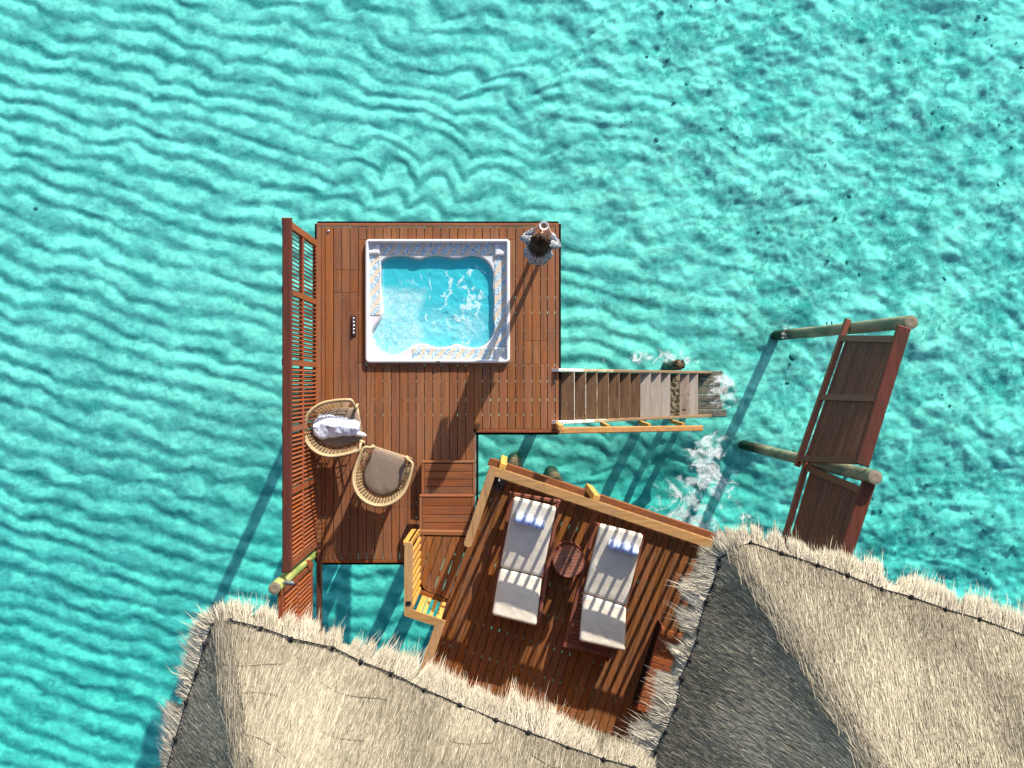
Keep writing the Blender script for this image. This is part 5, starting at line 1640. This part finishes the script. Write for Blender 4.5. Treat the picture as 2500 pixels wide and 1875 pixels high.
# ------------------------------------------------------------------ thatched villas
ROPE_Z = 2.9
def to_px(p):
    s_ = F / (H - p[2]); return (1250 + p[0] * s_, 937.5 - p[1] * s_)
SUNK = 0.0
def thatched_villa(label, corner_px, rope_px, slope_w, slope_n, extent_a, extent_b, seed, ridge_off):
    """corner: where the two eaves would meet; the west eave runs along -EY, the north eave along EX"""
    rng = np.random.default_rng(seed)
    cx_, cy_ = P(corner_px[0], corner_px[1], ROPE_Z)
    c = Vector((cx_, cy_, ROPE_Z))
    t = thing('thatched_villa', label, 'villa', (cx_, cy_, 0))
    ex, ey = EX, -EY
    kW, kN = math.tan(slope_w), math.tan(slope_n)
    # plan coordinates a (along north eave, from the corner), b (along west eave)
    ra = ridge_off; rb = ra * kW / kN
    def pt(a, b, z_): 
        p = c + ex * a + ey * b; return Vector((p.x, p.y, z_))
    apex_z = ROPE_Z + ra * kW
    roof = None
    # bed of the roof: four hips round a ridge
    A, B = extent_a, extent_b
    mb = MB()
    q = [pt(0, 0, ROPE_Z), pt(A, 0, ROPE_Z), pt(A, B, ROPE_Z), pt(0, B, ROPE_Z)]
    r1_, r2_ = pt(ra, rb, apex_z), pt(A - ra, B - rb, apex_z)
    if B >= A: r2_ = pt(A - ra, B - rb, apex_z)
    base = [p - Vector((0, 0, .30)) for p in q]
    mb.add(q + [r1_, pt(A - ra, rb, apex_z), r2_, pt(ra, B - rb, apex_z)] + base,
           [(0, 4, 5, 1), (1, 5, 6, 2), (2, 6, 7, 3), (3, 7, 4, 0), (4, 7, 6, 5), (0, 1, 9, 8), (1, 2, 10, 9), (2, 3, 11, 10), (3, 0, 8, 11), (8, 9, 10, 11)])
    roof = obj('roof', mb, M['thatch_bed'], t)
    nW = Vector((-ex.x * kW, -ex.y * kW, 1)).normalized(); nN = Vector((-ey.x * kN, -ey.y * kN, 1)).normalized()
    def roof_z(a, b):
        return ROPE_Z + np.minimum(a * kW, b * kN)
    # --- thatch straws lying on the two faces in view
    exn = np.array(ex); eyn = np.array(ey); cn = np.array(c)
    def straws(nmax, face):
        a = rng.uniform(-.02, A * .95, nmax * 14); b = rng.uniform(-.02, min(B, 6.5), nmax * 14)
        ok = (a * kW < b * kN) if face == 'W' else (a * kW >= b * kN)
        z_ = roof_z(a, b)
        ok &= z_ < apex_z - .05
        pos = cn[None, :] + a[:, None] * exn + b[:, None] * eyn; pos[:, 2] = z_
        s_ = F / (H - pos[:, 2]); px_ = 1250 + pos[:, 0] * s_; py_ = 937.5 - pos[:, 1] * s_
        ok &= (px_ > -250) & (px_ < 2750) & (py_ < 2150)
        i = np.where(ok)[0][:nmax]
        a, b, pos = a[i], b[i], pos[i]; n_ = len(i)
        dn = (-exn if face == 'W' else -eyn); kk = kW if face == 'W' else kN
        al = eyn if face == 'W' else exn
        # near the hip the straws fan round
        hipd = np.abs(a * kW - b * kN) / (kk + 1e-6)
        fan = np.exp(-hipd / .30) * .75
        other = (-eyn if face == 'W' else -exn)
        course = fbm(a * 1.3 + seed, b * 1.3, 200 + seed, 3)
        jit = rng.normal(0, .17, n_)
        d = dn[None, :] * 1.0 + al[None, :] * jit[:, None] + other[None, :] * fan[:, None]
        d /= np.linalg.norm(d, axis=1)[:, None]
        # follow the face: dz per unit plan distance
        dz = (d @ exn) * (kW if face == 'W' else 0) + (d @ eyn) * (0 if face == 'W' else kN)
        d3 = d.copy(); d3[:, 2] = dz; d3 /= np.linalg.norm(d3, axis=1)[:, None]
        nr = np.array(nW if face == 'W' else nN)
        L_ = rng.uniform(.06, .22, n_); wd = rng.uniform(.0020, .0048, n_)
        sd_ = np.cross(d3, nr[None, :]); sd_ /= np.linalg.norm(sd_, axis=1)[:, None]
        roll = rng.uniform(-.28, .28, n_) if face == 'W' else rng.uniform(-.75, .75, n_)
        sd_ = sd_ * np.cos(roll)[:, None] + nr[None, :] * np.sin(roll)[:, None]
        lift0 = rng.uniform(.004, .020, n_) + .02 * course; lift1 = lift0 + rng.uniform(-.004, .024, n_)
        p0 = pos - d3 * (L_ / 2)[:, None] + nr[None, :] * lift0[:, None]
        p1 = pos + d3 * (L_ / 2)[:, None] + nr[None, :] * lift1[:, None]
        tone = np.clip(rng.normal(.46, .24, n_) + (course - .5) * .65, 0, 1)
        return p0, p1, sd_ * wd[:, None], tone
    vs, fs, tn = [], [], []
    off_ = 0
    # loose cap of straw along the hip, lying across both faces
    nh = 5200
    ta = rng.uniform(.02, 1, nh) * ra * .98
    pos = cn[None, :] + ta[:, None] * exn + (ta * kW / kN)[:, None] * eyn; pos[:, 2] = roof_z(ta, ta * kW / kN) + rng.uniform(.0, .035, nh)
    pos = pos + rng.normal(0, .030, (nh, 1)) * (exn - eyn)[None, :]
    sgn = rng.random(nh) < .5
    dd = np.where(sgn[:, None], -exn[None, :], -eyn[None, :]) * rng.uniform(.15, .8, nh)[:, None] - (exn + eyn)[None, :] * rng.uniform(.35, .75, nh)[:, None]
    dd[:, 2] = -np.abs(dd @ exn) * kW * .75
    dd /= np.linalg.norm(dd, axis=1)[:, None]
    sv = np.cross(dd, np.array([0, 0, 1.0])[None, :]); sv /= np.linalg.norm(sv, axis=1)[:, None]
    sv = sv * rng.uniform(.002, .005, nh)[:, None]
    ln = rng.uniform(.08, .26, nh)[:, None]
    p0, p1 = pos - dd * ln * .4, pos + dd * ln * .6
    vs.append(np.stack([p0 - sv, p0 + sv, p1 + sv * .5, p1 - sv * .5], 1).reshape(-1, 3)); fs.append(np.arange(nh * 4).reshape(-1, 4)); tn.append(np.repeat(np.clip(rng.normal(.42, .2, nh), 0, 1), 4)); off_ = nh * 4
    for face, cnt_ in (('W', 48000), ('N', 95000)):
        p0, p1, sv, tone = straws(cnt_, face)
        n_ = len(p0)
        v = np.stack([p0 - sv, p0 + sv, p1 + sv * .55, p1 - sv * .55], 1).reshape(-1, 3)
        vs.append(v); fs.append(np.arange(n_ * 4).reshape(-1, 4) + off_); tn.append(np.repeat(tone, 4)); off_ += n_ * 4
    th = npmesh('thatch', np.vstack(vs), np.vstack(fs), M['thatch'], t, False, {'tone': np.concatenate(tn)})
    th['kind'] = 'stuff'
    # --- edge rope
    rope = [P3(px, py, ROPE_Z) for (px, py) in rope_px]
    rr_ = []
    for p in rope:
        d = p - c; a = d.dot(ex); b = d.dot(ey)
        rr_.append(Vector((p.x, p.y, ROPE_Z + max(min(a * kW, b * kN), -.12) * .8 + .098)))
    fine = []
    for i in range(len(rr_) - 1):
        for f in (0, .25, .5, .75):
            q_ = rr_[i].lerp(rr_[i + 1], f); q_.z += -.012 * math.sin(math.pi * f); fine.append(q_)
    fine.append(rr_[-1])
    mb = MB(); mb.tube(fine, .0070, 6); obj('edge_rope', mb, M['rope'], t, True)
    for p in rr_[1:-1]:
        mb = MB(); mb.ball((p.x, p.y, p.z + .006), .021 + .009 * rng.random(), 8, 6, (1, 1, .8))
        d_ = Vector((rng.normal(), rng.normal(), 0)).normalized() * .05
        mb.tube([p, p + d_ + Vector((0, 0, .015))], .004, 5); mb.tube([p, p - d_ * .7 + Vector((0, 0, .012))], .004, 5)
        obj('knot', mb, M['rope'], t, True)
    # seam cords of the older courses
    mb = MB()
    for row in range(1, 5):
        off2 = .42 * row
        pts = []
        for k in range(60):
            a = off2 * kN / kW * .55 + k * .11
            b = off2 * .62 + .05 * math.sin(k * .55 + row) + .04 * math.sin(k * .23 + 2 * row)
            p = c + ex * a + ey * b
            z_ = float(roof_z(np.array(a), np.array(b)))
            pts.append(Vector((p.x, p.y, z_ + .062)))
        # broken into lengths so it dips in and out of the straw
        k = 0
        while k < 56:
            n_ = int(rng.integers(4, 11)); seg = pts[k:k + n_]
            if len(seg) > 2:
                mb = MB(); mb.tube(seg, .0042, 4); obj('seam_cord', mb, M['cord'], t, True)
            k += n_ + int(rng.integers(1, 7))
    # --- fringe of loose straw hanging over the eave
    seglen = [(rr_[i + 1] - rr_[i]).length for i in range(len(rr_) - 1)]
    tot = sum(seglen); cum = np.concatenate([[0], np.cumsum(seglen)])
    nF = int(tot * 3300)
    sarc = rng.uniform(0, tot, nF)
    k = np.clip(np.searchsorted(cum, sarc) - 1, 0, len(seglen) - 1)
    f = (sarc - cum[k]) / np.array(seglen)[k]
    RP = np.array(rr_)
    base_p = RP[k] * (1 - f)[:, None] + RP[k + 1] * f[:, None]
    # outward plan direction, smoothed along the rope
    tang = RP[1:] - RP[:-1]
    outs = np.stack([-tang[:, 1], tang[:, 0], 0 * tang[:, 0]], 1)
    outs /= np.linalg.norm(outs, axis=1)[:, None]
    mid_s = (cum[1:] + cum[:-1]) / 2
    o_ = np.stack([np.interp(sarc, mid_s, outs[:, i]) for i in range(3)], 1); o_ /= np.linalg.norm(o_, axis=1)[:, None]
    tg = np.stack([o_[:, 1], -o_[:, 0], 0 * o_[:, 0]], 1)
    clump = vnoise(sarc * 3.1 + seed, sarc * 0, 300 + seed); clump2 = vnoise(sarc * 11 + seed, sarc * 0, 301 + seed)
    notch = sstep(.10, .30, clump2) * sstep(.04, .16, np.abs(np.sin(sarc * math.pi / .43 + 1.5 * clump)))
    lean = (vnoise(sarc * 2.2, sarc * 0 + 4, 302 + seed) - .5) * .55 + (vnoise(sarc * 9, sarc * 0 + 4, 303 + seed) - .5) * .45
    j_ = lean + rng.normal(0, .10, nF)
    d = o_ + tg * j_[:, None]; d /= np.linalg.norm(d, axis=1)[:, None]
    inn = rng.uniform(-.02, .16, nF)
    reach = (.105 + .115 * clump + .06 * clump2) * (.42 + .58 * notch) * rng.uniform(.30, 1.35, nF) + .01
    reach = np.minimum(reach, .50)
    longs = rng.random(nF) < .05; reach = np.where(longs, reach * 1.5, reach)
    lift = rng.uniform(-.10, .035, nF)
    p0 = base_p - o_ * .02 + d * 0; p0[:, 2] += lift - .035
    st_ = rng.uniform(0, .45, nF)[:, None]
    droop = rng.uniform(.25, .62, nF)
    dirn = d.copy(); dirn[:, 2] = -droop
    pA = p0 + dirn * (reach[:, None] * st_)
    pC = p0 + dirn * reach[:, None]
    bend = (rng.normal(0, .022, (nF, 3))); bend[:, 2] = rng.uniform(0, .03, nF)
    pB = (pA + pC) / 2 + bend * reach[:, None] * 3
    wd = rng.uniform(.0020, .0047, nF)
    away = (o_[:, 0] * sun_dir.x + o_[:, 1] * sun_dir.y) < -.1
    ang_ = np.where(away, rng.uniform(-.35, .35, nF), rng.uniform(-.8, .8, nF))
    bend_ = None
    sv = tg * np.cos(ang_)[:, None]; sv[:, 2] = np.sin(ang_)
    sv = sv * wd[:, None]
    v = np.stack([pA - sv, pA + sv, pB - sv * .8, pB + sv * .8, pC - sv * .12, pC + sv * .12], 1).reshape(-1, 3)
    b_ = np.arange(nF) * 6
    fq = np.concatenate([np.stack([b_, b_ + 1, b_ + 3, b_ + 2], 1), np.stack([b_ + 2, b_ + 3, b_ + 5, b_ + 4], 1)])
    tone = np.clip(rng.normal(.52, .2, nF) + (clump - .5) * .3, 0, 1)
    fr_o = npmesh('fringe', v, fq, M['fringe'], t, False, {'tone': np.repeat(tone, 6)})
    fr_o['kind'] = 'stuff'
    # walls below the eaves
    mb = MB()
    w0, w1, w2, w3 = pt(1.15, 1.05, 0), pt(A - 1, 1.05, 0), pt(A - 1, B - 1, 0), pt(1.15, B - 1, 0)
    for (p, q_) in ((w0, w1), (w1, w2), (w2, w3), (w3, w0)):
        mb.bar((p.x, p.y, 1.62), (q_.x, q_.y, 1.62), .12, 2.3)
    obj('wall', mb, M['villa_wall'], t)
    return t
M['villa_wall'] = wood('villa_wall_boards', (0.20, 0.09, 0.04), (0.13, 0.055, 0.025), (0.16, 0.08, 0.04), TH, 'X', .1)
c6 = lambda x, y: (380 + x * .348, 1300 + y * .348)
c7 = lambda x, y: (1000 + x * .3617, 1300 + y * .3617)
c8 = lambda x, y: (1500 + x * .452, 1240 + y * .452)
rope_left = [c6(20, 1950), c6(105, 1650), c6(165, 1420), c6(235, 1170), c6(310, 960), c6(360, 770), c6(420, 630), c6(545, 600), c6(755, 655), c6(965, 730), c6(1250, 800), c6(1450, 890), c6(1660, 970), c6(1895, 1075),
             c7(345, 1130), c7(585, 1225), c7(800, 1305), c7(1060, 1400), c7(1295, 1480), c7(1500, 1540), c7(1620, 1580)]
rope_right = [c8(130, 1600), c8(190, 1390), c8(215, 1290), c8(265, 1180), c8(320, 1050), c8(350, 900), c8(390, 800), c8(430, 700), c8(440, 640), c8(485, 490), c8(520, 400), c8(550, 300), c8(555, 265), c8(600, 225), c8(660, 195), c8(725, 180), c8(890, 235), c8(1085, 300), c8(1245, 355), c8(1420, 425), c8(1585, 470), c8(1765, 535), c8(1955, 590), c8(2212, 685), c8(2420, 760)]
thatched_villa('sunny thatched villa beyond the red screen, with a narrow shaded face', (533.5, 1495.6), rope_left, math.radians(50), math.radians(50), 6.8, 8.0, 5, 2.6)
thatched_villa('thatched villa beside the lounger deck with a broad shaded blue grey face', (1769.6, 1303.8), rope_right, math.radians(57), math.radians(57), 7.5, 8.0, 9, 2.9)
